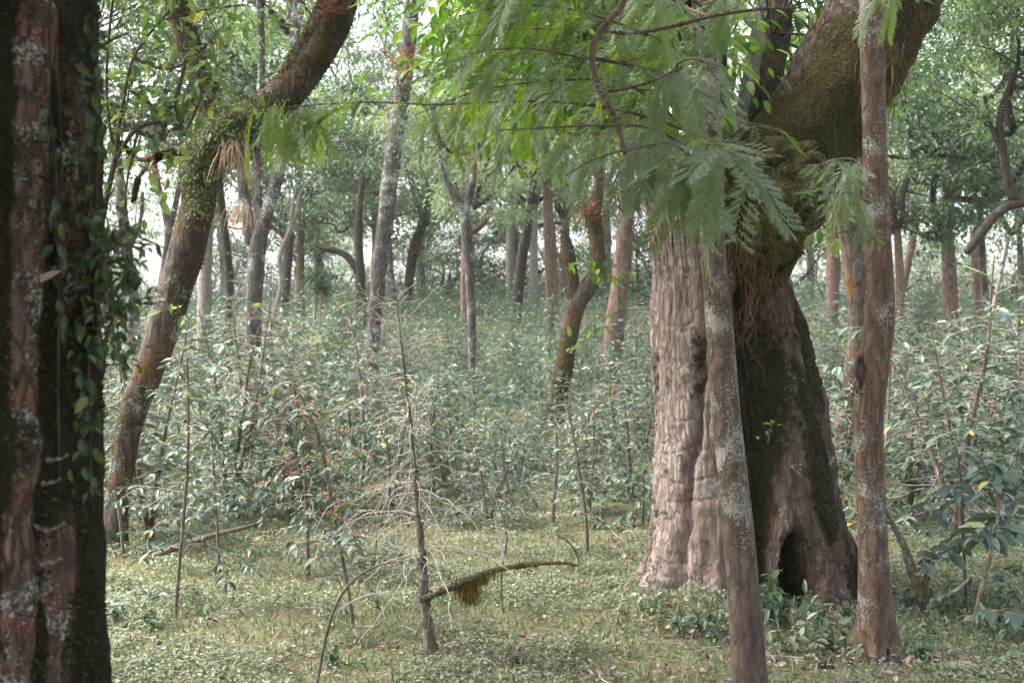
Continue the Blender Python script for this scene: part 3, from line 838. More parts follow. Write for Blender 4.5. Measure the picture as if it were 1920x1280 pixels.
# ------------------------------------------------------------------ the giant hollow tree
def build_giant():
    d0 = 6.95
    rows = np.array([(340, 1232, 1420), (380, 1216, 1428), (430, 1214, 1446), (500, 1222, 1462), (600, 1220, 1500), (700, 1226, 1522), (800, 1228, 1545),
                     (900, 1225, 1562), (1000, 1224, 1585), (1080, 1218, 1602), (1150, 1214, 1612), (1220, 1205, 1625)], float)
    Q = np.stack([(rows[:, 1] + rows[:, 2]) / 2, rows[:, 0], (rows[:, 2] - rows[:, 1]) / 2], 1)[::-1]
    n, nu = 300, 420
    Qs = crom(np.c_[Q[:, 0], Q[:, 1], Q[:, 1] * 0, Q[:, 2]], n)
    cx = (Qs[:, 0] - 960) / F * d0; z = EYE - (Qs[:, 1] - 640) / F * d0; hw = Qs[:, 3] / F * d0
    th = np.linspace(0, 2 * np.pi, nu, endpoint=False)
    X = cx[:, None] + hw[:, None] * np.cos(th); Y = d0 + 0.80 * hw[:, None] * np.sin(th); Z = z[:, None] + 0 * th
    PX = 960 + X / d0 * F; PY = 640 - (Z - EYE) / d0 * F
    front = sstep(0.05, -0.25, np.sin(th))[None, :]
    f = np.ones_like(X)
    S = np.stack([X, Y, Z], -1)
    wob = 16 * fbm(np.stack([PY * 0.006, PX * 0.002, PX * 0], -1), 3) + 5 * vnoise(np.stack([PY * 0.03, PX * 0.01, PX * 0 + 5], -1))
    def crease(pxs, width, depth):
        """a vertical furrow through (py,px) pairs"""
        pxs = np.array(pxs, float); x0 = np.interp(PY, pxs[:, 0], pxs[:, 1]) + wob
        return depth * np.exp(-((PX - x0) / width) ** 2)
    # buttress shapes: a furrow between the pale flank and its second rib, the broad dark recess, the hollow
    f -= front * crease([(340, 1290), (500, 1312), (650, 1300), (800, 1290), (1000, 1272), (1150, 1262)], 9, 0.13)
    f += front * crease([(340, 1330), (500, 1345), (700, 1325), (900, 1305), (1000, 1300), (1150, 1305)], 22, 0.05)
    lx = np.interp(PY, [340, 480, 600, 800, 950, 1180], [1372, 1358, 1350, 1344, 1340, 1338]) + wob
    rx = np.interp(PY, [340, 480, 560, 700, 850, 930, 1180], [1405, 1412, 1440, 1452, 1446, 1420, 1392]) + wob
    rec = sstep(lx - 8, lx + 14, PX) * sstep(rx + 26, rx - 18, PX) * sstep(380, 480, PY)
    f -= front * rec * 0.46
    f -= front * crease([(500, 1470), (700, 1492), (900, 1512), (1100, 1530)], 14, 0.07)
    f -= front * crease([(700, 1450), (900, 1476), (960, 1490)], 8, 0.05)
    f += front * crease([(430, 1440), (600, 1478), (800, 1500), (1000, 1535), (1150, 1550)], 22, 0.05)
    # the hollow: an arched mouth low in the trunk with a swollen rim
    e = np.sqrt(((PX - 1457 - wob * 0.3) / 27) ** 2 + (np.where(PY < 1045, (PY - 1045) / 68, (PY - 1045) / 85)) ** 2)
    e = e + 0.13 * fbm(np.stack([PX * 0.03, PY * 0.03, PX * 0], -1), 2)
    f += front * 0.075 * np.exp(-((e - 1.45) / 0.32) ** 2)
    hole = sstep(1.1, 0.86, e)
    f -= front * hole * 0.62
    h = np.maximum(Z, 0)
    f += 0.26 * np.exp(-h / 0.20) * np.clip(np.cos(th * 7 + 0.6)[None, :] + 0.3, 0, 2) * (1 - hole)
    f += 0.045 * fbm(S * np.array([3.2, 3.2, 1.3]), 4) + 0.020 * fbm(S * np.array([16, 16, 6.0]) + 4, 3)
    f += 0.006 * fbm(S * np.array([9, 9, 50.0]) + 8, 2) * sstep(1330, 1300, PX)
    f += 0.12 * fbm(np.stack([th[None] * 9 + 0 * Z, Z * 1.1, Z * 0 + 3], -1), 3) * sstep(1330, 1380, PX) + 0.014 * fbm(np.stack([th[None] * 26 + 0 * Z, Z * 2.2, Z * 0 + 6], -1), 3)
    rg = fbm(np.stack([th[None] * 7 + 0.8 * wob / 16, Z * 1.6, Z * 0 + 21], -1), 3)
    f -= 0.045 * np.clip(1 - np.abs(rg) * 7, 0, 1) * (0.4 + 0.6 * sstep(-.2, .3, fbm(S * 2 + 40, 2)))
    f -= 0.022 * np.clip(1 - np.abs(fbm(S * np.array([5, 5, 9.0]) + 33, 3)) * 9, 0, 1)
    f += 0.03 * np.clip(fbm(S * np.array([7, 7, 5.0]) + 50, 3) - .15, 0, 1) * 2
    V = np.stack([cx[:, None] + hw[:, None] * np.cos(th) * f, d0 + 0.80 * hw[:, None] * np.sin(th) * f, Z], -1)
    moss = 0.08 + 0.95 * fbm(S * np.array([4.5, 4.5, 1.6]) + 3, 4) + 0.34 * sstep(1325, 1385, PX + wob * 1.5) - 0.3 * sstep(1490, 1560, PX) * sstep(640, 760, PY)
    moss = moss - 0.33 * np.exp(-((e - 1.4) / 0.35) ** 2) + 0.6 * rec + 0.5 * hole + 0.35 * np.exp(-h / 0.18)  # dark moss colour doubles as painted shade in the recess and hollow
    moss = np.clip(moss, -0.3, 1.1)
    umber = np.clip(sstep(1318, 1370, PX + wob * 1.2) * 0.95 + 0.55 * fbm(S * np.array([3, 3, 1.2]) + 11, 3) + 0.4 * np.exp(-h / 0.25) * front - 0.25 * np.exp(-((e - 1.5) / 0.4) ** 2), 0, 1)  # browner, darker bark tone on the right half, broken up by noise
    umber = np.where(np.sin(th)[None] > 0.3, 0.6, umber)
    base = (float(cx[0]), d0, float(gz(cx[0], d0)))
    t = thing('hollow_tree', 'giant old hollow tree with pale left flank and dark arched hole at its foot', 'tree', base)
    mb = MB()
    i = np.arange(n - 1)[:, None]; j = np.arange(nu)[None]; j2 = (j + 1) % nu
    q = np.stack([i * nu + j, i * nu + j2, (i + 1) * nu + j2, (i + 1) * nu + j], -1).reshape(-1, 4)
    mb.add(V.reshape(-1, 3), [q], 0, True, {"moss": moss.ravel(), "umber": umber.ravel()})
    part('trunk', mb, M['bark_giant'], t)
    mz = MB()
    ctr = np.stack([cx[:, None] + 0 * V[..., 0], d0 + 0 * V[..., 0], V[..., 2]], -1); dd = unit(V - ctr)
    gp = lambda P: (960 + P[:, 0] / P[:, 1] * F, 640 - (P[:, 2] - EYE) / P[:, 1] * F)
    fuzz(mz, 26000, 0.016, lambda P, dn: (gp(P)[0] > 1350) & (fbm(P * np.array([4, 4, 1.4]) + 30, 3) > 0.24), V=V, d=dd, seed=4)
    fuzz(mz, 5000, 0.02, lambda P, dn: (P[:, 2] < 0.42) & (fbm(P * 6 + 3, 2) > -0.05), V=V, d=dd, seed=5, rows=(0, .3))
    fuzz(mz, 4000, 0.016, lambda P, dn: (np.abs(gp(P)[0] - 1318) < 14), V=V, d=dd, seed=6)
    def limb(pts, mat, moss, amp=0.16, nu=40, seed=0, up=0.3, label=None):
        m2 = MB(); tube(m2, P3(pts, d0), nu, 90, amp=amp, freq=4, moss=moss_fn(moss, 0, up, seed), seed=seed, groove=0.12)
        if moss > 0.3: fuzz(mz, 22000, 0.022, lambda P, dn: (dn @ np.array([-.62, -.3, .72]) < .45) & (fbm(P * 4 + 2, 3) > .0), seed=seed)
        return part('limb', m2, M[mat], t, label)
    limb([(1400, 560, 60, 6.95), (1415, 470, 80, 6.9), (1450, 370, 96, 6.85), (1520, 255, 100, 6.8), (1590, 130, 100, 6.75), (1660, 0, 98, 6.7), (1740, -150, 90, 6.6), (1830, -330, 70, 6.5)], 'bark_limb', 0.66, 0.2, 56, 3, -0.2, 'massive slanting moss covered limb')
    limb([(1420, 330, 50, 7.1), (1418, 240, 42, 7.2), (1432, 110, 34, 7.3), (1450, 0, 30, 7.4), (1462, -160, 26, 7.5)], 'bark_pale', 0.0, 0.1, 26, 5, 0.0, 'pale smooth upright limb')
    limb([(1350, 330, 42, 7.0), (1342, 220, 30, 7.0), (1338, 110, 27, 7.0), (1345, -20, 25, 7.0), (1350, -160, 22, 7.0)], 'bark_dark', 0.2, 0.15, 22, 7)
    limb([(1415, 250, 26, 7.15), (1440, 160, 24, 7.1), (1462, 70, 20, 7.2), (1475, 20, 12, 7.2)], 'bark_dark', 0.3, 0.2, 18, 8)
    limb([(1268, 430, 48, 6.9), (1248, 372, 40, 6.9), (1225, 310, 34, 6.95), (1180, 230, 26, 7.1), (1150, 120, 22, 7.3), (1140, -60, 18, 7.4)], 'bark_giant', 0.15, 0.15, 30, 11)
    # a swollen clump of dead roots and moss under the fork
    m2 = MB()
    tube(m2, P3([(1395, 290, 40, 6.7), (1440, 340, 90, 6.6), (1462, 385, 78, 6.55), (1448, 440, 60, 6.55), (1420, 495, 34, 6.5)], 6.6), 40, 60, amp=0.45, freq=7, moss=lambda V, d, tt: 0.55 + 0 * V[..., 0], seed=21, groove=0.25)
    md = MB(); fuzz(md, 9000, 0.03, hang=1.0, seed=9)
    part('moss', mz, M['moss_brown'], t); part('moss', md, M['moss_dark'], t, 'dark hanging shaggy moss under the fork')
    part('burl', m2, M['bark_dark'], t, 'dark shaggy root covered swelling under the fork')
    # broad light green leaves high in this tree
    lf, tw = MB(), MB()
    rng = np.random.default_rng(77)
    for k in range(290):
        if k < 235: c = W(rng.uniform(825, 1340), rng.uniform(-140, 230) , rng.uniform(5.6, 8.6))
        elif k < 265: c = W(rng.uniform(1440, 1600), rng.uniform(-120, 210), rng.uniform(7.4, 8.6))
        else: c = W(rng.uniform(1050, 1700), rng.uniform(-420, -150), rng.uniform(5.2, 8.2))  # unseen clumps above the frame, added for the shade they cast
        px = 960 + c[0] / c[1] * F
        if px < 900 and (640 - (c[2] - EYE) / c[1] * F) > 160: continue
        s = W(1345 if px < 1350 else 1450, -100 + rng.uniform(-60, 220), 7.1)
        mid = (s + c) / 2 + np.array([0, 0, 0.15]) + rng.normal(0, 0.1, 3)
        tube(tw, [(*s, .010), (*mid, .006), (*c, .0025)], 5, 12, cap=False)
        m = 26
        P = c + rng.normal(0, 1, (m, 3)) * [0.20, 0.20, 0.13]
        D = unit(P - c) + rdir(m, rng) * 0.5 + [0, 0, -0.5]
        LL = rng.uniform(0.06, 0.13, m)
        leaves(lf, P, D, np.tile([0, 0, 1.0], (m, 1)) + rdir(m, rng) * 0.45, LL, LL * 0.5)
    part('crown', lf, M['broad'], t); part('branchwork', tw, M['twig_dark'], t)
    TRUNK_CLEAR.append((base[0], base[1] + 0.3, 1.1))
build_giant()

# rusty rootlets hanging over the recess: they cling to the tree, a climbing plant of their own
def rootlets(label, starts, L, n, mat, rad, seed, d):
    rng = np.random.default_rng(seed); mb = MB()
    for k in range(n):
        s = starts[rng.integers(len(starts))]
        p = W(s[0] + rng.normal(0, 8), s[1] + rng.normal(0, 10), d + rng.uniform(-0.05, 0.05))
        tube(mb, wander(p, (rng.normal(0, .3), 0.05, -1), L * rng.uniform(0.2, 1.2), rad, rad * 0.4, 14, 0.3, 0.12, rng), 4, 22, cap=False)
    o = single('hanging_roots', mb, mat, label, 'hanging roots', mb.v[0][0])
mr = plain('rusty_root', [(0.3, (0.035, 0.02, 0.013)), (0.7, (0.13, 0.058, 0.033))], sc=30, bump=0)
rootlets('rusty hair like roots trailing down the dark recess of the giant hollow tree', [(1395, 460), (1420, 470), (1440, 520), (1410, 560)], 0.5, 70, mr, 0.0022, 1, 6.36)
rootlets('thin rusty rootlets dangling under the slanting limb beside the right slim tree', [(1530, 330), (1560, 380), (1500, 420), (1490, 400)], 0.35, 36, mr, 0.002, 2, 6.4)
rootlets('pale and rusty rootlets hanging left of the giant trunk below the fronds', [(1160, 370), (1190, 390), (1210, 400), (1180, 360)], 0.40, 34, mr, 0.002, 3, 6.3)

# ------------------------------------------------------------------ the dark fluted trunk at the left
def build_left():
    d0 = 3.0
    n, nu = 380, 360
    py = np.linspace(1800, -420, n); z = EYE - (py - 640) / F * d0
    edge = np.interp(py, [-420, 0, 300, 600, 900, 1150, 1280, 1500, 1800], [152, 164, 174, 170, 173, 177, 184, 220, 280])
    cpx = -58.0
    cx = (cpx - 960) / F * d0; r = (edge - cpx) / F * d0
    th = np.linspace(0, 2 * np.pi, nu, endpoint=False)
    X = cx + r[:, None] * np.cos(th); Y = d0 + 0.95 * r[:, None] * np.sin(th); Z = z[:, None] + 0 * th
    PXu = 960 + X / d0 * F
    PYu = np.repeat(py[:, None], nu, 1)
    wob = 9 * fbm(np.stack([PYu * 0.005, PXu * 0.003, PXu * 0 + 2], -1), 3)
    u = PXu + wob - (PYu - 640) * -0.02
    f = np.ones_like(X); S = np.stack([X, Y, Z], -1)
    front = sstep(0.15, -0.2, np.sin(th))[None]
    ridge = 0
    for (xa, xb, wd, hgt) in ((30, 18, 24, 0.11), (108, 112, 22, 0.11), (168, 160, 17, 0.07), (-40, -45, 26, 0.1)):
        x0 = np.interp(PYu, [0, 1280], [xa, xb])
        ridge = np.maximum(ridge, hgt * np.exp(-((u - x0) / wd) ** 4))
    gap = 1
    f += front * (ridge - 0.07)
    f += (1 - front) * 0.05 * np.cos(th * 7)[None]
    f += 0.045 * fbm(S * np.array([7, 7, 2.6]), 4) + 0.03 * fbm(S * np.array([34, 34, 12.0]), 3)
    lump = fbm(S * np.array([11, 11, 8.0]) + 6, 3)
    moss = 0.85 - 7.0 * ridge * front + 1.0 * fbm(S * np.array([7, 7, 4.0]) + 2, 4) + 0.35 * sstep(150, 190, PXu)
    f += 0.035 * np.clip(moss, 0, 1) * (0.5 + lump)
    f += 0.05 * np.clip(fbm(S * np.array([4, 4, 7.0]) + 15, 3), -.3, 1) * np.exp(-((th[None] - 5.7) / .6) ** 2)
    V = np.stack([cx + r[:, None] * np.cos(th) * f, d0 + 0.95 * r[:, None] * np.sin(th) * f, Z], -1)
    base = (cx, d0, float(gz(cx, d0)))
    t = thing('fluted_tree', 'dark fluted mossy trunk with white lichen filling the left edge', 'tree', base)
    mb = MB(); i = np.arange(n - 1)[:, None]; j = np.arange(nu)[None]; j2 = (j + 1) % nu
    q = np.stack([i * nu + j, i * nu + j2, (i + 1) * nu + j2, (i + 1) * nu + j], -1).reshape(-1, 4)
    mb.add(V.reshape(-1, 3), [q], 0, True, {"moss": np.clip(moss, -0.2, 1.1).ravel()})
    part('trunk', mb, M['bark_left'], t)
    # shaggy moss fringe down its right edge
    fr = MB(); rng = np.random.default_rng(3)
    k = 5200
    kk = rng.integers(10, n - 10, k); a = rng.normal(-0.25, 0.42, k)
    P = np.stack([cx + r[kk] * np.cos(a) * 0.985, d0 + 0.95 * r[kk] * np.sin(a) * 0.985, z[kk]], -1)
    keepf = fbm(P * np.array([6, 6, 3.0]) + 9, 3) > -0.12; P = P[keepf]; a = a[keepf]; k = len(P)
    D = np.stack([np.cos(a), np.sin(a), np.full(k, -0.3)], -1) + rdir(k, rng) * 0.7
    LL = rng.uniform(0.008, 0.024, k)
    leaves(fr, P, D, rdir(k, rng), LL, LL * 0.3, LEAF4)
    ctr = np.stack([cx + 0 * V[..., 0], d0 + 0 * V[..., 0], V[..., 2]], -1); dd = unit(V - ctr)
    gx = lambda P: 960 + P[:, 0] / P[:, 1] * F
    fuzz(fr, 52000, 0.016, lambda P, dn: (dn[:, 1] < .2) & (fbm(P * np.array([9, 9, 5.0]) + 8, 3) + (gx(P) > 120) * .25 + (np.abs(gx(P) - 70) < 16) * .3 > 0.12), V=V, d=dd, seed=14, rows=(.15, .85))
    part('moss', fr, M['moss_dark'], t)
    fo = MB(); fuzz(fo, 9000, 0.012, lambda P, dn: (dn[:, 1] < .25) & (gx(P) > 145) & (gx(P) < 190) & (P[:, 2] < 1.35), V=V, d=dd, seed=15, rows=(.1, .8))
    part('moss', fo, M['moss_brown'], t, 'olive moss low on the right rib')
    # unseen crown added overhead to shade the trunk
    for (dx, dy, dz, s, rz) in ((0.2, -0.4, 3.4, 1.05, 0.3), (-1.6, 0.6, 3.8, 1.1, 2.0), (1.2, -2.2, 3.6, 1.0, 4.0)):
        inst('crown', CR['shade_canopy'][0], t, (dx, dy, dz), rz, s); inst('crown_limbs', CR['shade_canopy'][1], t, (dx, dy, dz), rz, s)
    TRUNK_CLEAR.append((cx, d0, 1.0))
    return cx, d0, r, z
LCX, LD, LR, LZ = build_left()

def left_surface(px, py):
    """a point just proud of the left trunk's face"""
    z = EYE - (py - 640) / F * 2.75
    r = float(np.interp(-z, -LZ, LR))
    d = 2.75
    for _ in range(4):
        x = (px - 960) / F * d
        c = np.clip((x - LCX) / r, -0.99, 0.99); d = LD - 0.95 * r * math.sqrt(1 - c * c) * 1.0
        z = EYE - (py - 640) / F * d
    return np.array([(px - 960) / F * d, d - 0.022, z])

# vine leaves climbing the left trunk
def climber(label, pts, n, seed, Ls=(0.03, 0.055), off=0.0):
    rng = np.random.default_rng(seed)
    P = np.array([np.r_[left_surface(px, py) - [0, off, 0], 0.0028] for px, py in pts])
    t = thing('climbing_vine', label, 'vine', P[0, :3])
    st, lf = MB(), MB()
    Q = tube(st, P, 5, 12 * len(P))
    k = rng.integers(2, len(Q), n)
    B = Q[k, :3] + rng.normal(0, 0.018, (n, 3)) - [0, 0.012, 0]
    D = rng.normal(0, 0.45, (n, 3)) + [0, -0.25, -1.0]
    LL = rng.uniform(*Ls, n)
    leaves(lf, B, D, np.tile([0, -1.0, 0.35], (n, 1)) + rdir(n, rng) * 0.4, LL, LL * 0.5)
    part('stem', st, M['bark_dark'], t); part('foliage', lf, M['vine'], t)
climber('thin climbing vine with small pointed leaves on the upper face of the dark left trunk', [(120, 560), (118, 430), (112, 330), (100, 210)], 22, 1)
climber('climbing vine spreading leaves across the middle of the dark left trunk', [(150, 720), (130, 600), (120, 520), (95, 350), (60, 260)], 26, 2)
climber('leafy climbing vine thick along the right edge of the dark left trunk', [(180, 800), (178, 690), (172, 600), (180, 520), (182, 420), (176, 280)], 62, 3, off=0.02)
climber('sparse vine of narrow hanging leaves on the upper right edge of the dark left trunk', [(186, 440), (190, 330), (188, 220), (190, 120), (186, 40)], 34, 6, off=0.01)
climber('small climbing vine with drooping leaves low on the right edge of the dark left trunk', [(186, 950), (182, 870), (180, 800), (178, 730)], 20, 4, off=0.02)
climber('bare brown climbing stem rising up the middle groove of the dark left trunk', [(118, 900), (116, 700), (118, 500), (122, 300), (112, 100)], 5, 5)

# the leafy tangle standing off the right edge of the left trunk
def tangle():
    rng = np.random.default_rng(12); tw, lf = MB(), MB()
    base = left_surface(185, 640)
    t = thing('tangled_epiphyte', 'tangle of dark leafy stems sprouting from the right edge of the left trunk', 'epiphyte', base)
    for k in range(34):
        s = left_surface(rng.uniform(172, 190), rng.uniform(430, 680)) + [0, 0.05, 0]
        e = W(rng.uniform(195, 250), rng.uniform(430, 690), 2.85)
        m_ = (s + e) / 2 + rng.normal(0, 0.02, 3)
        tube(tw, [(*s, .003), (*m_, .0025), (*e, .0012)], 4, 8, cap=False)
        n = 10; P = e + rng.normal(0, 0.028, (n, 3)); D = rdir(n, rng) + [0.2, 0, -0.7]
        LL = rng.uniform(0.02, 0.045, n)
        leaves(lf, P, D, np.tile([0, -0.6, 0.7], (n, 1)) + rdir(n, rng) * 0.5, LL, LL * 0.42)
    for (a, b) in (((190, 440), (320, 470)), ((190, 470), (300, 462)), ((185, 80), (275, 65)), ((190, 600), (300, 555)), ((188, 625), (270, 600))):
        s = left_surface(*a) + [0, .05, 0]; e = W(b[0], b[1], 2.9); m_ = (s + e) / 2 + [0, 0, .015]
        tube(tw, [(*s, .0045), (*m_, .003), (*e, .0015)], 5, 12)
    part('stem', tw, M['twig_dark'], t); part('foliage', lf, M['vine'], t)
tangle()

# cobweb shelves stretched between the ribs
def cobweb(px, py, wpx, tilt, label, depth_fn):
    c = depth_fn(px, py); sc = c[1] / F
    wv = wpx * sc
    mb = MB(); nx, ny = 14, 7
    a = np.linspace(-1, 1, nx)[:, None]; b = np.linspace(0, 1, ny)[None]
    X = a * wv * 0.5 + 0 * b
    Y = -(0.004 + 0.030 * b * (1 - 0.3 * a * a)) + 0.018
    Zz = 0.010 * (a * a) * (1 + b) + tilt * X - 0.006 * b + 0.004 * np.sin(a * 9 + b * 5)
    V = np.stack([X + 0 * Y, Y + 0 * X, Zz], -1).reshape(-1, 3) + c
    i = np.arange(nx - 1)[:, None]; j = np.arange(ny - 1)[None]
    q = np.stack([i * ny + j, (i + 1) * ny + j, (i + 1) * ny + j + 1, i * ny + j + 1], -1).reshape(-1, 4)
    mb.add(V, [q], 0, True)
    single('cobweb', mb, M['web'], label, 'cobweb', c, 'cobweb shelves on the trunks')
ords = ['topmost', 'second', 'third', 'fourth', 'fifth', 'sixth', 'seventh', 'eighth', 'ninth', 'lowest']
for k, (px, py, wp, tl) in enumerate([(72, 148, 50, 0.1), (75, 190, 44, -.15), (70, 415, 46, .05), (150, 290, 40, -.1), (105, 858, 58, -.05), (95, 902, 50, -.05), (100, 988, 56, .1), (92, 1050, 58, -.06), (80, 1112, 54, .25), (12, 820, 40, .1)]):
    lab = '%s dusty cobweb shelf from the top on the dark left trunk' % ['topmost', 'second', 'fourth', 'third', 'sixth', 'seventh', 'eighth', 'ninth', 'lowest', 'fifth'][k]
    if k == 0: lab = 'topmost dusty cobweb shelf on the dark left trunk'
    if k == 8: lab = 'lowest dusty cobweb shelf on the dark left trunk'
    cobweb(px, py, wp, tl, lab, left_surface)

# one dead leaf caught on the trunk
mb = MB(); p = left_surface(66, 540)
t8 = LEAF8[0].copy(); t8[:, 2] = [0, 0, 0, .05, .12, .10, .12, .10]
leaves(mb, [p], [[1, -0.2, 0.45]], [[-0.3, -0.8, 0.6]], 0.095, 0.035, (t8, LEAF8[1]))
single('fallen_leaf', mb, M['litter'], 'single curled tan leaf caught on the dark left trunk', 'dead leaf', p)

# ------------------------------------------------------------------ the slim trees in front
GSEED = 40
slim = tree('silky_tree', 'slim lichen spotted tree leaning in front of the giant hollow trunk', [(1412, 1340, 32.8), (1404, 1240, 31.9), (1395, 1120, 30.2), (1380, 950, 28.6), (1362, 780, 26.9), (1350, 620, 26.0), (1338, 470, 23.5), (1334, 330, 21.8), (1330, 150, 20.2), (1322, -60, 18.5), (1315, -300, 15.1)], 5.0, 'bark_slim', moss=-0.2, nu=40, amp=0.05, seed=3, flare=0.12, groove=0.05, basemoss=0.2, up=0, lich=lambda z: np.where(z > 0.85, .22, .22 - 1.0 * np.clip((0.85 - z) / .3, 0, 1)))
slim2 = tree('twin_stem_tree', 'slim twisted brown tree with a healed scar standing right of the giant', [(1648, 1245, 32.4), (1640, 1100, 27.9), (1634, 950, 26.1), (1628, 780, 27.9), (1638, 690, 28.9), (1646, 560, 23.4), (1641, 420, 20.7), (1634, 250, 17.1), (1626, 60, 13.5), (1622, -150, 12.6), (1618, -400, 10.8)], 5.6, 'bark_slim2', moss=-0.25, nu=48, amp=0.06, seed=8, flare=0.75, groove=0.05, basemoss=0.7, up=0,
             limbs=[[(1652, 700, 12), (1655, 600, 22), (1652, 440, 18), (1646, 250, 16), (1643, 60, 15), (1641, -150, 14), (1645, -400, 12)]])
# the healed scar: a raised lip round a sunken wound
mb = MB(); a = np.linspace(0, 2 * np.pi, 22)
ring = [np.r_[W(1613 + 10 * math.cos(q), 700 + 37 * math.sin(q), 5.475 + 0.025 * abs(math.cos(q)) ), 0.013 + 0.004 * math.sin(q * 3)] for q in a]
tube(mb, ring, 10, 66, amp=0.25, freq=18, cap=False)
part('scar_lip', mb, M['bark_slim2'], slim2)
mb = MB(); tube(mb, [np.r_[W(1613, 672, 5.50), .010], np.r_[W(1612, 700, 5.50), .02], np.r_[W(1612, 728, 5.50), .010]], 10, 16, amp=0.4, freq=20)
part('scar_wood', mb, M['bark_dark'], slim2)

# ------------------------------------------------------------------ mid and far trees
tree('leaning_mossy_tree', 'leaning mossy tree that bends right over the clearing with two big limbs', [(212, 1045, 22.7), (222, 930, 23.5), (245, 790, 25.2), (290, 670, 28.6), (318, 580, 31.1), (345, 480, 31.9), (368, 390, 30.2), (380, 310, 33.6), (430, 258, 37.0), (500, 205, 33.6), (565, 145, 30.2), (620, 60, 28.6), (650, -30, 26.9), (690, -200, 23.5)], 8.4, 'bark_moss', moss=0.34, nu=36, amp=0.2, seed=5, fz=22000, fzmask=lambda P, dn: P[:, 2] + .35 * fbm(P * 3, 2) + .25 * dn[:, 0] > 2.25, lich=lambda z: np.where(z < 2.2, .55, -.2), flare=0.4, basemoss=0.2, up=0.1,
     limbs=[[(382, 320, 34), (398, 250, 27), (388, 180, 25), (360, 100, 23), (335, 20, 21), (310, -120, 18)],
            [(530, 180, 20), (555, 120, 20), (590, 60, 20), (620, -20, 18), (640, -120, 14)],
            [(350, 280, 9), (300, 290, 7), (262, 300, 5), (225, 265, 3)], [(300, 290, 6), (262, 330, 4), (250, 380, 2)]],
     crowns=[('airy', 330, -80, 8.4, 0.8), ('airy', 690, -220, 8.3, 0.8)])
tree('forked_tree', 'thin grey forked tree between the leaning mossy tree and the dead sapling', [(471, 740, 15), (474, 640, 15), (478, 540, 16), (487, 440, 17), (500, 400, 14), (520, 330, 12), (537, 240, 11), (548, 130, 10), (560, -20, 9)], 14, 'bark_grey', moss=0.1, seed=11,
     limbs=[[(487, 450, 13), (482, 370, 9), (480, 290, 8), (488, 180, 7), (490, 60, 6), (480, -40, 5)], [(470, 460, 10), (460, 380, 11), (452, 320, 9), (448, 290, 8)]], crowns=[('mid0', 545, 60, 14.5, 1.0)])
tree('straight_leaning_tree', 'long dark trunk leaning right with rusty ferns in the centre left', [(698, 660, 13), (706, 560, 14), (718, 450, 15), (732, 330, 16), (745, 240, 17), (760, 140, 15), (770, 40, 14), (775, -80, 12)], 18, 'bark_grey', moss=-0.05, seed=13, crowns=[('mid2', 790, -40, 18, 1.3)])
tree('pale_trunk_tree', 'smooth pale trunk behind the leaning mossy tree', [(383, 635, 14), (384, 560, 13), (386, 470, 12), (388, 350, 12), (392, 150, 11), (395, -50, 10)], 23, 'bark_pale', moss=-0.4, seed=14, crowns=[('far1', 395, 180, 24, 0.8)])
tree('slim_dark_tree', 'thin dark trunk just right of the smooth pale trunk', [(429, 590, 7), (430, 520, 8), (422, 440, 8), (415, 380, 7), (405, 280, 6)], 22, 'bark_dark', seed=15, crowns=[('mid1', 400, 290, 22, 1.2)])
tree('y_forked_sapling', 'slender lichen covered tree forking into a Y in the centre', [(886, 720, 6), (884, 600, 8), (880, 500, 9), (873, 420, 10), (868, 395, 9), (850, 362, 7), (832, 325, 5), (822, 290, 4)], 16, 'bark_grey', seed=16, moss=0.0,
     limbs=[[(870, 400, 8), (882, 360, 7), (890, 315, 5), (888, 280, 4)]], crowns=[('airy', 850, 290, 16.5, 0.5)])
tree('curved_dark_tree', 'small dark tree with a low curving left limb', [(676, 556, 9), (675, 510, 9), (672, 450, 8), (673, 400, 7), (680, 330, 5)], 30, 'bark_dark', seed=17,
     limbs=[[(675, 520, 7), (655, 485, 7), (630, 470, 6), (605, 465, 5), (590, 455, 4)]], crowns=[('far3', 650, 430, 31, 0.62)])
tree('twisted_pale_stem', 'thin twisting pale leafless stem left of the curved dark tree', [(515, 585, 5), (528, 530, 4.5), (525, 480, 4.5), (540, 440, 4), (552, 410, 3), (565, 360, 2.5), (602, 310, 1.5)], 19, 'bark_pale', seed=18, moss=-.4, limbs=[[(545, 435, 3), (548, 390, 2.5), (556, 345, 1.5)]])
tree('crooked_mossy_tree', 'crooked mossy tree with a shaggy top left of the giant hollow tree', [(1054, 710, 16), (1066, 640, 16), (1080, 575, 17), (1100, 540, 17), (1120, 500, 15), (1118, 440, 14), (1112, 400, 15), (1122, 350, 10), (1130, 260, 7), (1126, 160, 5)], 15, 'bark_moss', moss=0.5, seed=19, fz=5000,
     limbs=[[(1078, 560, 13), (1070, 500, 12), (1062, 460, 12), (1055, 430, 5)], [(1110, 400, 8), (1090, 385, 6), (1075, 395, 3)]], crowns=[('airy', 1120, 250, 15.5, 0.7)])
tree('reddish_trunk_tree', 'stout peeling reddish trunk just left of the giant hollow tree', [(1148, 668, 19), (1156, 590, 18), (1166, 510, 17), (1172, 430, 16), (1176, 300, 15), (1180, 100, 14)], 20, 'bark_red', seed=20, moss=-.1, crowns=[('far0', 1180, 230, 21, 0.8)])
tree('reddish_trunk_tree', 'slim double reddish trunk in the far centre right', [(1031, 596, 9), (1030, 500, 9), (1028, 400, 9), (1026, 320, 8), (1024, 150, 7)], 28, 'bark_red', seed=21, moss=-.3, limbs=[[(1040, 590, 6), (1040, 500, 6), (1036, 420, 5)]], crowns=[('far1', 1024, 270, 28, 0.85)])
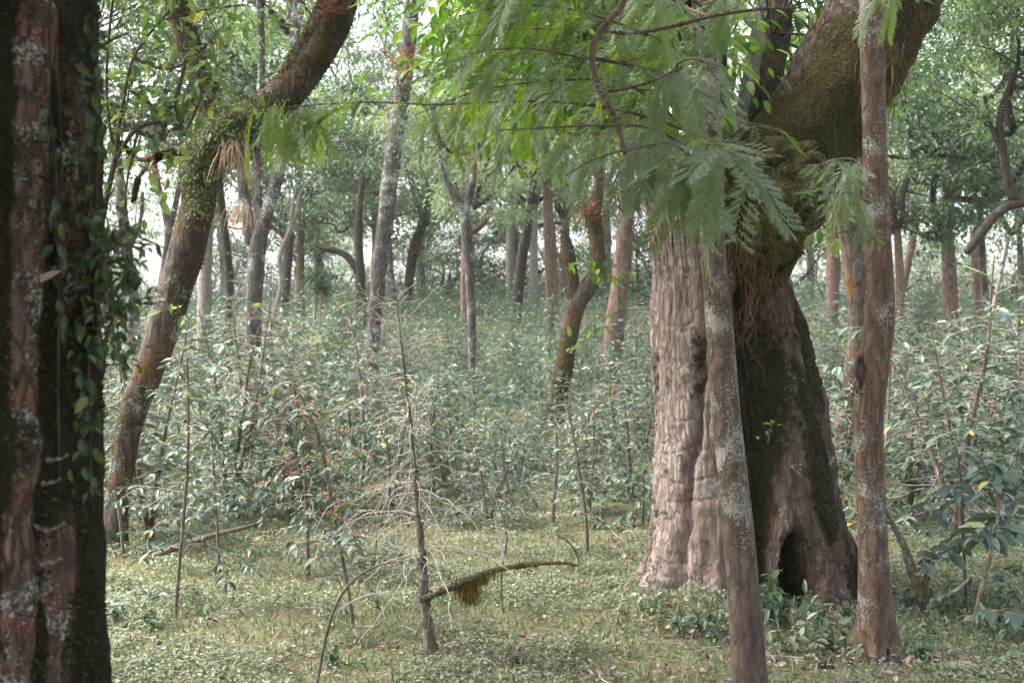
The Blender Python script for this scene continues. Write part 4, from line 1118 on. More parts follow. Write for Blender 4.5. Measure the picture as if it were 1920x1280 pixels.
tree('dark_leaning_tree', 'dark trunk leaning right in the far centre', [(970, 572, 10), (976, 500, 10), (988, 430, 9), (996, 360, 8), (1003, 290, 7), (1010, 150, 6)], 30, 'bark_dark', seed=22, crowns=[('far0', 1010, 260, 30, 0.85)])
tree('reddish_trunk_tree', 'reddish trunk standing behind the slender Y forked tree', [(872, 585, 8), (872, 500, 8), (878, 440, 8), (905, 420, 6), (920, 390, 5)], 27, 'bark_red', seed=23, limbs=[[(872, 470, 6), (868, 400, 5), (866, 330, 5)]], crowns=[('far0', 890, 390, 28, 0.8)])
tree('rust_trunk_tree', 'short dark trunk clad in rusty ferns in the far centre', [(768, 520, 9), (774, 480, 10), (785, 440, 9), (800, 400, 7)], 36, 'bark_dark', seed=24, crowns=[('far1', 800, 420, 36, 0.9)])
tree('far_pale_tree', 'faint pale trunk beside the dark leaning far trunk', [(957, 515, 9), (957, 460, 9), (960, 400, 8)], 40, 'bark_pale', seed=25, crowns=[('far1', 955, 380, 41, 0.9)])
tree('grey_edge_tree', 'crooked grey tree seen against the sky beside the dark left trunk', [(250, 600, 10), (245, 520, 10), (232, 430, 10), (225, 340, 9), (215, 240, 8)], 20, 'bark_grey', seed=26, limbs=[[(240, 470, 5), (262, 420, 4), (268, 360, 3)]], crowns=[('mid2', 230, 240, 20, 1.3)])
tree('grey_edge_tree', 'thin forked grey tree against the white sky left of the mossy bend', [(300, 560, 9), (312, 480, 9), (316, 430, 8), (302, 370, 6), (290, 310, 6), (285, 200, 5)], 19, 'bark_grey', seed=27, limbs=[[(315, 440, 6), (330, 380, 6), (338, 330, 5), (340, 240, 4)]], crowns=[('airy', 300, 260, 19, 0.9)])
tree('brown_backing_tree', 'mossy brown tree directly behind the right slim tree', [(1596, 700, 17), (1606, 640, 17), (1605, 560, 16), (1595, 470, 16), (1578, 400, 14), (1560, 320, 12), (1540, 180, 10)], 12, 'bark_moss', seed=28, moss=.15, fz=4000, limbs=[[(1618, 660, 9), (1616, 540, 9), (1610, 420, 8), (1612, 250, 7)]], crowns=[('mid0', 1640, 120, 12.5, 0.9)])
tree('right_red_tree', 'reddish trunk with a leafy crown in the right thicket', [(1786, 645, 13), (1782, 560, 13), (1778, 480, 12), (1775, 400, 11), (1782, 330, 10), (1795, 240, 8)], 20, 'bark_red', seed=29, moss=0, crowns=[('mid1', 1760, 440, 20, 1.0), ('mid0', 1810, 300, 20, 1.15), ('mid1', 1690, 420, 19, .9)])
tree('right_thin_tree', 'very thin pale trunk right of the right red trunk', [(1852, 640, 6), (1848, 560, 6), (1842, 470, 6), (1838, 380, 5)], 20, 'bark_grey', seed=30, moss=-.3, crowns=[('airy', 1850, 380, 21, 1.1)])
tree('edge_limb_tree', 'dark tree at the right edge whose long limb sweeps down left', [(1960, 520, 10), (1955, 440, 10), (1935, 375, 9), (1900, 370, 8), (1885, 300, 7), (1875, 220, 6), (1900, 140, 4)], 13, 'bark_dark', seed=31, moss=.2,
     limbs=[[(1935, 378, 9), (1895, 385, 9), (1865, 405, 9), (1838, 440, 9), (1812, 474, 7)], [(1885, 300, 5), (1860, 240, 4), (1845, 180, 3)]], crowns=[('mid1', 1900, 240, 13.2, 0.6), ('mid0', 1980, 150, 13, 0.7)])
tree('far_right_trunk', 'pale far trunk framed between the giant and the right slim tree', [(1560, 580, 12), (1562, 500, 12), (1563, 440, 11), (1566, 340, 10)], 30, 'bark_red', seed=32, moss=-.3, crowns=[('far0', 1560, 380, 31, 0.8)])
tree('far_right_trunk', 'thin leaning white trunk low at the right edge', [(1858, 600, 4), (1866, 560, 4), (1880, 500, 3.5), (1892, 440, 3)], 26, 'bark_pale', seed=33, moss=-.4, crowns=[('mid0', 1895, 440, 26, 1.0)])
tree('far_right_trunk', 'pale trunk at the very right edge of the far slope', [(1916, 580, 7), (1914, 500, 6), (1910, 400, 6), (1908, 300, 5)], 26, 'bark_grey', seed=34, moss=-.4, crowns=[('far1', 1910, 330, 27, 0.8)])
tree('far_right_trunk', 'far reddish trunk behind the crown of the right red tree', [(1690, 545, 8), (1700, 500, 8), (1712, 440, 7), (1720, 340, 7)], 33, 'bark_red', seed=35, moss=-.3, crowns=[('far0', 1720, 330, 34, 0.8)])
tree('far_right_trunk', 'brown far trunk left of the thin leaning white trunk', [(1832, 560, 8), (1830, 500, 8), (1826, 430, 7)], 31, 'bark_red', seed=36, moss=-.3, crowns=[('far1', 1826, 350, 32, 0.8)])
tree('far_dark_tree', 'dark bushy tree on the crest left of the curved dark tree', [(535, 540, 9), (540, 480, 9), (545, 420, 8)], 34, 'bark_dark', seed=37, crowns=[('far3', 540, 440, 35, 0.85)])

# filling the wood behind: crowns of the trees along the crest
rng = np.random.default_rng(21)
kk = 0
for (px, d, sc, kind) in [(120, 40, 1.0, 0), (200, 48, 1.0, 1), (420, 44, .9, 1), (600, 46, 1.1, 1), (700, 42, 1.1, 0), (790, 44, 1.0, 1), (960, 48, 1.1, 1), (1060, 40, 1.0, 1), (1140, 46, 1.1, 1), (1330, 48, 1.1, 1),
                          (1430, 42, 1.0, 0), (1520, 46, 1.1, 1), (1620, 40, 1.0, 0), (2050, 40, 1.0, 0), (30, 44, 1.0, 1), (-120, 42, 1.0, 0), (560, 36, .9, 3), (1000, 36, .9, 0), (740, 34, .85, 1), (1690, 30, .8, 0), 
                          (2150, 44, 1.0, 1), (-220, 46, 1, 0)]:
    x = (px - 960) / F * d; g = float(gz(x, d)); H = rng.uniform(3.6, 5.4)
    wpx = (px, 640 - (g - EYE) / d * F)
    top = (px + rng.normal(0, 14), 640 - (g + H - EYE) / d * F)
    cz = 640 - (g + H * 0.62 - EYE) / d * F
    tree('far_tree', 'pale leafy tree in the hazy row along the crest of the slope', [(wpx[0], wpx[1], rng.uniform(6, 10)), ((px + top[0]) / 2 + rng.normal(0, 6), (wpx[1] + top[1]) / 2, rng.uniform(6, 9)), (top[0], top[1], 6)], d, ['bark_grey', 'bark_red', 'bark_pale'][kk % 3], moss=-.2, seed=60 + kk, nu=10, group='far trees along the crest',
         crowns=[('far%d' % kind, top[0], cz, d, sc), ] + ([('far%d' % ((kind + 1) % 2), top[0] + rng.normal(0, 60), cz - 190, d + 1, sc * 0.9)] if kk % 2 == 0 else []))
    kk += 1

# dracaena-like tuft far off
def rosette():
    p = W(592, 545, 30); g = float(gz(p[0], p[1])); b = (p[0], p[1], g)
    t = thing('spiky_rosette_plant', 'dark spiky leaved rosette plant on thin stems on the far slope', 'plant', b)
    for dx, top in ((-0.02, 505), (0.12, 530)):
        mb = MB(); e = W(592 + dx * 80, top + 15, 30); tube(mb, [(b[0] + dx, b[1], g, .05), (*e, .035)], 7, 10); part('stem', mb, M['bark_pale'], t)
        lf = MB(); n = 60; D = rdir(n); D[:, 2] = D[:, 2] * 0.7 + 0.2; LL = R.uniform(0.3, 0.5, n)
        leaves(lf, np.tile(e, (n, 1)), D, np.tile([0, 0, 1.0], (n, 1)), LL, 0.045); part('foliage', lf, M['crown_dark'], t)
rosette()

# ------------------------------------------------------------------ epiphytes on the trunks
def clump(name, label, mat, P, n, spread, L, wd=0.5, down=-0.3, tmpl=LEAF8):
    mb = MB(); P = np.array(P); idx = R.integers(0, len(P), n)
    B = P[idx] + R.normal(0, 1, (n, 3)) * spread
    LL = R.uniform(0.5, 1.2, n) * L
    leaves(mb, B, rdir(n) + [0, -0.2, down], np.tile([0, -0.5, 1.0], (n, 1)) + rdir(n) * 0.6, LL, LL * wd, tmpl)
    single(name, mb, M[mat], label, 'epiphyte', P[0])
pp = [W(px, py, 8.15) for px, py in ((365, 300), (385, 275), (410, 262), (435, 250), (460, 235), (480, 225), (372, 330), (395, 300), (440, 275), (470, 262), (370, 270), (400, 240), (430, 215), (360, 330), (385, 345), (500, 225), (375, 380), (395, 330))]
clump('epiphyte_cushion', 'thick green cushion of small leaved epiphytes on the bend of the leaning mossy tree', 'green_epi', pp, 5200, [0.07, 0.05, 0.075], 0.034)
epiphyte('', 'hanging_beard', 'beard', W(445, 272, 8.1), 170, 0.32, 0.045, 0.75, 'pale straw beard hanging under the bend of the leaning mossy tree', 0.004, 0.2)
epiphyte('', 'hanging_beard', 'beard', W(455, 385, 13.6), 90, 0.4, 0.05, 0.7, 'small straw beard on the left limb of the thin grey forked tree', 0.006, 0.3)
for (px, py, d, n, L, lab) in ((768, 118, 17.6, 60, 0.5, 'rusty fern tuft high on the long dark leaning trunk'), (762, 150, 17.6, 40, 0.4, 'lower rusty fern tuft on the long dark leaning trunk'),
                               (618, 18, 8.2, 60, 0.16, 'dry rusty fern tuft on the upper bend of the leaning mossy tree'), (430, 210, 8.2, 36, 0.12, 'small pinkish rusty fern tuft on the fork of the leaning mossy tree'), (345, 240, 8.2, 14, 0.09, 'tiny orange fern beside the fork of the leaning mossy tree'),
                               (775, 470, 35.5, 40, 0.6, 'rusty ferns clothing the short far trunk'), (885, 315, 15.7, 24, 0.3, 'rusty fern tuft in the Y of the slender forked tree'),
                               (290, 330, 12, 30, 0.3, 'hanging brown fern on a branch right of the dark left trunk'), (1105, 400, 14.7, 110, 0.28, 'shaggy brown fern head on top of the crooked mossy tree')):
    epiphyte('', 'rusty_fern', 'rust_fern', W(px, py, d), n, L, L * 0.22, 0.12, lab, L * 0.05, 0.8)
# moss hanging off the big slanting limb
for (px, py, d, n, L, lab) in ((1655, 120, 6.2, 240, 0.22, 'hanging moss curtain under the slanting limb right of the slim twisted tree'), (1255, 410, 6.45, 60, 0.12, 'yellow green moss streak on the upper left shoulder of the giant tree'),
                               (1385, 465, 6.3, 60, 0.12, 'yellow green moss hanging beside the top of the recess')):
    epiphyte('', 'hanging_moss', 'moss_brown', W(px, py, d), n, L, [0.05, 0.04, 0.10], 0.9, lab, 0.004, 0.2)

# ------------------------------------------------------------------ fern-like fronds of the slim tree's own crown
def frond_template(seed, L=0.27, W_=0.145, npin=10):
    """a fern-like leaf: a rib with spaced pinnae, each pinna cut into a few finger lobes"""
    rng = np.random.default_rng(seed); mb = MB()
    t = np.linspace(0, 1, 14)
    bend = rng.uniform(0.2, 0.6)
    spine = np.stack([t * L, 0.03 * L * np.sin(t * 5 + seed), -bend * L * t ** 2], -1)
    tube(mb, np.c_[spine, 0.0014 * (1 - 0.7 * t)], 3, 14, cap=False)
    for k in range(npin):
        tt = 0.16 + 0.80 * k / (npin - 1)
        for sg in (1, -1):
            q0 = min(0.99, tt + (0.02 if sg > 0 else -0.02))
            p = np.array([np.interp(q0, t, spine[:, i]) for i in range(3)])
            pl = W_ * 0.62 * (0.30 + 0.70 * math.sin(math.pi * min(1, 0.18 + 0.82 * (1 - tt)) ** 0.8)) * rng.uniform(.85, 1.1)
            dv = unit(np.array([0.75, sg * 0.75, -0.18 + rng.normal(0, .13)])); wv = unit(np.cross([0, 0, 1.0], dv))
            nl = 5
            for q in range(nl):
                s0 = 0.18 + 0.7 * q / nl; b = p + dv * pl * s0
                for s2 in (1, -1):
                    ll = pl * 0.42 * (1 - 0.55 * s0)
                    d2 = unit(dv * 0.9 + wv * s2 * 0.75 + [0, 0, rng.normal(-.1, .1)])
                    V = [b - dv * pl * .03, b + dv * pl * 0.10, b + d2 * ll]
                    mb.add(V, [np.array([[0, 1, 2]])], 0, False)
            w3 = wv * pl * 0.045; e = p + dv * pl * 1.05 + [0, 0, -.1 * pl]; m_ = p + dv * pl * .5
            mb.add([p - w3 * .5, p + w3 * .5, m_ + w3, m_ - w3, e], [np.array([[0, 1, 2], [0, 2, 3], [3, 2, 4]])], 0, False)
    V = np.concatenate(mb.v); tri = []
    for f in mb.f:
        tri.append(f if f.shape[1] == 3 else np.concatenate([f[:, [0, 1, 2]], f[:, [0, 2, 3]]]))
    return V, np.concatenate(tri)
FT = [frond_template(s) for s in range(4)]

def add_frond(mb, p, D, N, s, rng, tone=0.0):
    V, Tt = FT[rng.integers(4)]
    D = unit(np.array(D, float)); Y = unit(np.cross(N, D)); Z = np.cross(D, Y)
    q = V.copy(); q[:, 2] -= rng.uniform(-.5, 2.2) * V[:, 0] ** 2; q[:, 1] += rng.normal(0, .8) * V[:, 0] ** 2
    keep = Tt if rng.random() < .75 else Tt[rng.random(len(Tt)) > .15]
    mb.add(p + s * (q[:, :1] * D + q[:, 1:2] * Y + q[:, 2:3] * Z), [keep], 0, False, {"tone": np.full(len(V), np.clip(rng.beta(4, 4) + tone, 0, 1))})

def frond_branch(t, fr, tw, pts, d, gap, size, rng, droop=0.4, r0=0.008, t0=0.1, thin=1.0, tone=0.0):
    Q = P3([(p[0], p[1], 1, p[2] if len(p) > 2 else d) for p in pts], d); Q[:, 3] = np.linspace(r0, r0 * 0.25, len(Q))
    C = tube(tw, Q, 6, 40, amp=0.15, freq=15)
    L = np.linalg.norm(np.diff(C[:, :3], axis=0), axis=1).sum(); n = int(L / gap)
    side = 1
    for k in range(n):
        tt = t0 + (1 - t0) * (k + 1) / n
        if rng.random() > thin: continue
        i = min(len(C) - 1, int(tt * (len(C) - 1))); p = C[i, :3]; ax = unit(C[i, :3] - C[i - 1, :3])
        sv = unit(np.cross(ax, [0, 0, 1.0]) + 1e-5) * side; side = -side
        D = ax * rng.uniform(0.4, 1.2) + sv * rng.uniform(0.1, 1) + np.array([0, 0, -droop + rng.normal(0, 0.3)]) + rng.normal(0, 0.2, 3)
        N = np.array([0, 0, 1.0]) + rng.normal(0, 0.35, 3) + np.array([0, -0.25, 0])
        add_frond(fr, p, D, N, size * .80 * rng.uniform(0.55, 1.3), rng, tone)

def build_fronds():
    rng = np.random.default_rng(31)
    fr, tw = MB(), MB()
    B = [([(1330, 260, 4.9), (1180, 210, 4.6), (1060, 192, 4.5), (960, 190, 4.5), (820, 196, 4.6), (700, 192, 4.7), (600, 196, 4.75), (505, 205, 4.8)], .040, 0.75, .45, .7),
         ([(1328, 180, 4.9), (1220, 130, 4.4), (1100, 110, 4.2), (980, 90, 4.1), (880, 100, 4.1)], .035, 0.85, .5, 1),
         ([(1330, 120, 4.9), (1200, 60, 4.5), (1080, 20, 4.3), (960, 10, 4.2), (860, 30, 4.2)], .035, 0.85, .55, 1),
         ([(1328, 60, 4.9), (1220, -30, 4.3), (1080, -60, 4.0), (960, -50, 3.9)], .04, 0.9, .6, 1),
         ([(1330, 300, 4.9), (1220, 240, 4.3), (1120, 235, 4.0), (1020, 240, 3.9), (930, 245, 3.9)], .04, 0.8, .55, 1),
         ([(1332, 330, 4.9), (1260, 270, 4.2), (1180, 280, 3.9), (1110, 300, 3.8), (1060, 330, 3.8)], .04, 0.75, .4, 1),
         ([(1335, 330, 4.9), (1325, 290, 4.3), (1330, 270, 3.9), (1365, 280, 3.6), (1400, 305, 3.5)], .036, 0.92, .12, 1),
         ([(1335, 350, 4.9), (1300, 310, 4.3), (1260, 300, 3.9), (1275, 320, 3.7)], .036, 0.85, .15, 1),
         ([(1330, 210, 4.9), (1280, 150, 4.3), (1270, 120, 3.9), (1310, 110, 3.7), (1360, 130, 3.6)], .045, 0.75, .5, 1),
         ([(1330, 40, 4.9), (1370, -20, 4.3), (1400, -10, 4.0), (1420, 40, 3.9)], .05, 0.7, .5, .9),
         ([(1338, 440, 4.95), (1330, 430, 4.7), (1335, 440, 4.6)], .09, 0.55, .2, 1),
         ([(1332, 300, 4.9), (1400, 235, 4.6), (1455, 240, 4.5)], .10, 0.6, .3, .9),
         ([(1328, 100, 4.9), (1200, 95, 5.2), (1080, 60, 5.4), (960, 55, 5.5), (850, 75, 5.5)], .04, 0.95, .5, 1),
         ([(1328, 200, 4.9), (1230, 170, 5.2), (1120, 170, 5.3), (1010, 150, 5.4), (900, 150, 5.5)], .04, 0.95, .5, 1),
         ([(1328, 30, 4.9), (1230, 0, 5.2), (1120, -10, 5.3), (1000, -30, 5.4), (880, 0, 5.5)], .04, 0.95, .55, 1),
         ([(1330, 260, 4.9), (1240, 220, 5.1), (1140, 250, 5.2), (1060, 250, 5.2)], .04, 0.9, .5, 1),
         ([(1325, 20, 4.9), (1180, -90, 4.5), (1000, -130, 4.3), (860, -60, 4.2)], .05, 0.9, .6, 1),
         ([(1330, 280, 4.9), (1180, 160, 4.6), (1060, 150, 4.4), (900, 170, 4.4), (780, 215, 4.4)], .05, 0.75, .5, .9)]
    for k, (pts, gap, size, droop, thin) in enumerate(B): frond_branch(slim, fr, tw, pts, 4.5, gap * (1.35 if k in (6, 7) else 1.3 if k in (8, 4, 5) else 1.1), size * (1.05 if k in (6, 7) else .95), rng, droop, 0.008, 0.12 if k not in (6, 7) else .35, thin, .33 if k in (0,) else -.30 if k in (4, 5, 6, 7, 8) else .08)  # tone paints backlit yellow-green and sky-reflecting grey into the fronds by branch
    # the tip tuft where the long branch ends over the mossy bend
    for k in range(20): add_frond(fr, W(rng.uniform(490, 640), rng.uniform(180, 215), 4.75), (rng.normal(-0.5, .5), rng.normal(0, .4), -0.5), (rng.normal(0, .3), -0.3, 1), rng.uniform(.5, .85), rng, .4)
    part('crown', fr, M['frond'], slim); part('branchwork', tw, M['twig_dark'], slim)
    fr, tw = MB(), MB()
    for pts, gap, size, droop, thin in [([(1632, 330, 5.5), (1600, 300, 5.1), (1560, 300, 4.8), (1535, 310, 4.6)], .08, 0.75, .35, 1), ([(1632, 380, 5.5), (1590, 360, 5.0), (1565, 370, 4.7)], .09, 0.65, .5, 1),
                                        ([(1630, 20, 5.5), (1680, -40, 4.9), (1680, -60, 4.7), (1685, -50, 4.6)], .07, 0.6, .3, 1), ([(1628, -80, 5.5), (1650, -70, 4.9), (1665, -50, 4.7)], .09, 0.6, .3, 1)]:
        frond_branch(slim2, fr, tw, pts, 5, gap, size, rng, droop, 0.007, 0.3, thin)
    part('crown', fr, M['frond'], slim2); part('branchwork', tw, M['twig_dark'], slim2)
build_fronds()
# bare pale branch hanging from above through the fronds, and its side branch
mb = MB()
tube(mb, P3([(1185, -60, 6.5), (1165, 10, 6.5), (1128, 55, 6.3), (1111, 95, 6), (1115, 140, 5.6), (1130, 180, 5), (1155, 225, 4.5), (1172, 290, 3.5)], 3.9), 12, 60, amp=.12, freq=14)
tube(mb, P3([(1120, 55, 4), (1180, 62, 4), (1260, 50, 4), (1330, 32, 3.5), (1420, 18, 3), (1500, 15, 2)], 3.95), 6, 40, amp=.1, freq=14)
tube(mb, P3([(1140, 172, 3.5), (1200, 160, 3), (1260, 135, 3), (1330, 105, 2)], 3.95), 6, 30, amp=.1, freq=14)
tube(mb, P3([(1113, 108, 3), (1165, 116, 2.5), (1210, 104, 2)], 3.95), 6, 24, amp=.1, freq=14)
part('hanging_branch', mb, M['bark_slim2'], slim, 'bare pale wavy branch hanging through the fronds')

# ------------------------------------------------------------------ leafy young tree right of the left trunk
def young_tree():
    rng = np.random.default_rng(8); d = 5.4
    g = ground_at(205, 1190)
    b = np.array([W(150, 640, d)[0], d, 0]); b[2] = float(gz(b[0], b[1]))
    t = thing('young_leafy_tree', 'young tree with broad pale green leaves just right of the dark left trunk', 'tree', b)
    tw, lf, st = MB(), MB(), MB()
    base = np.r_[b, 0.02]
    tube(st, np.vstack([base, P3([(150, 900, 7), (165, 600, 7), (190, 420, 6), (215, 300, 5.5)], d)]), 10, 50, amp=.1, freq=9)
    stems = [[(215, 300, 5), (260, 240, 4), (320, 230, 3.5), (345, 250, 3)], [(215, 300, 5), (230, 200, 4), (250, 110, 3), (300, 40, 2.5), (360, -20, 2)], [(345, 255, 4), (330, 195, 4), (345, 130, 3), (350, 90, 2)], [(330, 200, 3), (290, 200, 2.5), (240, 165, 2)],
             [(345, 255, 3), (370, 200, 2.5), (390, 150, 2)], [(215, 300, 4), (200, 180, 3), (205, 60, 3), (220, -60, 2)], [(250, 110, 3), (310, 130, 2), (360, 110, 2), (410, 60, 1.5)], [(300, 40, 2), (380, 20, 2), (450, 10, 1.5)], [(260, 240, 3), (240, 330, 2), (230, 420, 1.5)]]
    for s in stems:
        Q = tube(tw, P3(s, d), 6, 26, amp=.1, freq=12, cap=False)
        for k in range(20):
            i = rng.integers(6, len(Q)); c = Q[i, :3]
            e = c + rng.normal(0, 1, 3) * [0.14, 0.16, 0.10]
            tube(tw, [(*c, .002), (*((c + e) / 2 + [0, 0, .02]), .0016), (*e, .001)], 3, 5, cap=False)
            m = 3; P = e + rng.normal(0, .03, (m, 3)); LL = rng.uniform(.045, .085, m)
            leaves(lf, P, rdir(m, rng) + [0, 0, -.5], np.tile([0, 0, 1.0], (m, 1)) + rdir(m, rng) * .5, LL, LL * .52)
    part('trunk', st, M['bark_grey'], t); part('branchwork', tw, M['twig_dark'], t); part('crown', lf, M['young_leaf'], t)
young_tree()

# ------------------------------------------------------------------ the dead sapling, arching stem, fallen branch
def dead_sapling():
    g = ground_at(808, 1238); d = g[1]
    t = thing('dead_sapling', 'leafless grey sapling with many curved bare twigs standing in the clearing', 'sapling', g)
    st, tw, br, ms = MB(), MB(), MB(), MB(); rng = np.random.default_rng(4)
    Q = P3([(810, 1245, 14), (804, 1190, 11), (796, 1130, 9.5), (794, 1100, 9), (786, 980, 7), (776, 870, 5.2), (766, 760, 3.8), (756, 670, 2.6), (748, 600, 1.8), (744, 548, 1.0)], d)
    Q[0, 2] = g[2] - 0.03
    C = tube(st, Q, 14, 110, amp=.18, freq=22, moss=moss_fn(.2, .5, 0, 2), fn=lambda th, tt, C: 1 + 0.6 * np.exp(-(C[:, 2:3] - g[2]) / .05))
    mm = MB(); fuzz(mm, 2600, 0.014, seed=3, rows=(0, .55)); part('moss', mm, M['moss_brown'], t)
    n = len(C)
    for k in range(105):
        tt = rng.uniform(.28, .99); p = C[int(tt * (n - 1)), :3]; a = rng.uniform(0, 6.28)
        L = rng.uniform(.15, .82) * (1.12 - tt * .85)
        up = 0.5 if tt > .8 else 0.15
        Bq = wander(p, (math.cos(a), math.sin(a), up + rng.normal(0, .2)), L, .0027, .0013, 10, .21, .14 if tt < .8 else 0, rng)
        tube(tw, Bq, 4, 16, cap=False)
        for _ in range(rng.integers(0, 4)):
            j = rng.integers(2, 8); B2 = wander(Bq[j, :3], rng.normal(0, 1, 3) + [0, 0, -.1], L * rng.uniform(.25, .6), .0019, .0011, 6, .28, .12, rng)
            tube(tw, B2, 3, 8, cap=False)
    bq = P3([(794, 1122, 6), (830, 1105, 6.5), (880, 1085, 7), (930, 1068, 5.5), (1000, 1057, 4), (1060, 1055, 3.5), (1083, 1058, 2.5), (1080, 1035, 2), (1060, 1010, 1.6), (1045, 1005, 1)], d - .05)
    Cb = tube(br, bq, 10, 80, amp=.2, freq=25, moss=moss_fn(.3, 0, .2, 4))
    m3 = MB(); fuzz(m3, 1800, 0.014, seed=8, hang=.8, rows=(0, .62)); part('moss', m3, M['moss_brown'], t)
    for s in ([(880, 1085, 2.2), (865, 1055, 1.8), (845, 1035, 1.2)], [(1040, 1057, 2), (1045, 1020, 1.8), (1035, 1000, 1)], [(950, 1065, 2.5), (935, 1000, 2), (925, 960, 1.5)], [(905, 1075, 1.8), (900, 1000, 1.5), (870, 960, 1)]):
        tube(tw, P3(s, d - .05), 5, 14, cap=False)
    for (px, py, m, L, sp) in ((882, 1088, 420, .125, .018), (858, 1096, 90, .07, .012), (905, 1080, 160, .05, .014), (925, 1072, 60, .03, .01)):
        for k in range(m):
            p = W(px + rng.normal(0, 7 if m > 200 else 5), py + rng.normal(0, 4), d - .05 + rng.normal(0, .008))
            Bq = wander(p, (rng.normal(0, .25), rng.normal(0, .25), -1), L * rng.uniform(.5, 1.15), .0013, .0006, 5, .25, .2, rng)
            tube(ms, Bq, 3, 6, cap=False)
    part('trunk', st, M['stem_moss'], t); part('twigs', tw, M['twig'], t); part('side_branch', br, M['stem_moss'], t)
    return ms, W(882, 1090, d - .05)
ms, mp_ = dead_sapling()
single('hanging_moss', ms, M['hang_moss'], 'ochre moss tuft hanging from the low branch of the dead sapling', 'moss', mp_)

g = ground_at(596, 1278)
mb = MB(); d = 5.15
t = thing('arching_stem', 'thin dark bare stem arching from the bottom edge toward the dead sapling', 'stem', (W(592, 640, d)[0], d, float(gz(W(592, 640, d)[0], d))))
q = P3([(592, 1310, 3.2), (600, 1250, 3), (612, 1190, 3), (632, 1130, 2.8), (665, 1085, 2.4), (710, 1060, 1.8), (745, 1052, 1.2)], d); q[0, 2] = t.location[2] - .02
tube(mb, q, 8, 70, amp=.1, freq=20); part('stem', mb, M['twig_dark'], t)
mb = MB(); tube(mb, P3([(632, 1146, 1.8), (655, 1130, 1.6), (690, 1115, 1.3), (735, 1108, .8)], d), 6, 24); part('side_twig', mb, M['twig'], t)

mb = MB(); d = 8.05
q = P3([(232, 1066, 6), (262, 1055, 6.5), (330, 1025, 6), (400, 1003, 5), (470, 985, 3.5), (495, 975, 2)], d)
tube(mb, q, 12, 70, amp=.2, freq=20, moss=moss_fn(.2, 0, .2, 1), groove=.1)
t = thing('fallen_branch', 'lichened dead branch propped low above the grass beside the leaning mossy tree', 'branch', W(232, 1066, d))
part('branch', mb, M['stem_moss'], t)
mb = MB(); tube(mb, P3([(231, 1080, 5), (231, 1060, 5), (229, 1010, 3.5), (222, 950, 3), (214, 920, 2)], d), 8, 40, amp=.15, freq=20); part('prop', mb, M['stem'], t)

# forked stub at the right
g = ground_at(1730, 1145); d = g[1]
t = thing('forked_stub', 'dead forked stub with dark side stem right of the slim twisted tree', 'stub', g)
mb = MB()
tube(mb, P3([(1728, 1155, 14), (1722, 1110, 10), (1706, 1060, 7), (1690, 1015, 5), (1672, 985, 3)], d), 10, 40, amp=.2, freq=18, moss=moss_fn(.1)); part('stem', mb, M['stem'], t)
mb = MB(); tube(mb, P3([(1726, 1140, 8), (1735, 1095, 7), (1748, 1050, 5), (1750, 1030, 4)], d), 10, 30, amp=.2, freq=18, moss=moss_fn(.1)); part('stem', mb, M['stem_moss'], t)
mb = MB(); tube(mb, P3([(1728, 1145, 6), (1760, 1125, 4), (1800, 1100, 2.5), (1815, 1085, 1.5)], d), 8, 24, amp=.2, freq=18); part('stem', mb, M['twig'], t)

# ------------------------------------------------------------------ plants at the foot of the giant and the slim trees
def leafy_herb(name, label, base_px, n, h, L, mat, seed, wd=0.32, spread=0.1):
    rng = np.random.default_rng(seed); g = ground_at(*base_px)
    t = thing(name, label, 'plant', g); st, lf = MB(), MB()
    for k in range(n):
        a = rng.uniform(0, 6.28); b = g + np.array([rng.normal(0, spread), rng.normal(0, spread * .6), 0]); b[2] = float(gz(b[0], b[1]))
        Q = wander(b, (math.cos(a) * .35, math.sin(a) * .35, 1), h * rng.uniform(.5, 1.1), .003, .0015, 6, .12, 0, rng); tube(st, Q, 4, 10, cap=False)
        m = 9; i = rng.integers(2, 6, m); P = Q[i, :3]
        D = rdir(m, rng) + [0, 0, -.15]; LL = L * rng.uniform(.6, 1.2, m)
        leaves(lf, P, D, np.tile([0, -.2, 1.0], (m, 1)) + rdir(m, rng) * .3, LL, LL * wd)
    part('stem', st, M['twig_dark'], t); part('foliage', lf, M[mat], t)
leafy_herb('dark_herb', 'dark long leaved plant growing at the mouth of the hollow', (1450, 1165), 12, .24, .10, 'weed_dark', 1, .36, .07)
leafy_herb('dark_herb', 'low dark leaved plant right of the hollow against the foot of the giant', (1535, 1180), 14, .12, .06, 'weed_dark', 2, .5, .13)
leafy_herb('pale_herb', 'pale green leafy plants between the two slim trees', (1520, 1215), 22, .15, .065, 'weed', 3, .55, .17)
leafy_herb('pale_herb', 'pale leafy plant left of the lichen spotted slim tree at the frame bottom', (1310, 1195), 16, .16, .05, 'weed_dark', 4, .5, .13)
leafy_herb('low_herb', 'small green herb clump at the left foot of the giant tree', (1225, 1150), 14, .14, .045, 'weed', 5, .5, .14)
leafy_herb('low_herb', 'low weedy patch beside the base of the dark left trunk', (240, 1180), 12, .14, .06, 'weed_dark', 6, .5, .12)
leafy_herb('low_herb', 'dark leafy seedling standing alone near the arching stem', (625, 1245), 3, .10, .05, 'weed_dark', 7, .5, .02)
leafy_herb('low_herb', 'shaded leafy herb patch at the right edge of the clearing', (1860, 1150), 24, .14, .06, 'weed_dark', 8, .5, .28)
leafy_herb('low_herb', 'leafy herb patch between forked stub and right edge', (1790, 1200), 20, .12, .055, 'weed_dark', 9, .5, .25)
leafy_herb('low_herb', 'lone round leaved seedling right of the dead sapling', (1075, 1222), 2, .06, .05, 'broad', 10, .7, .01)

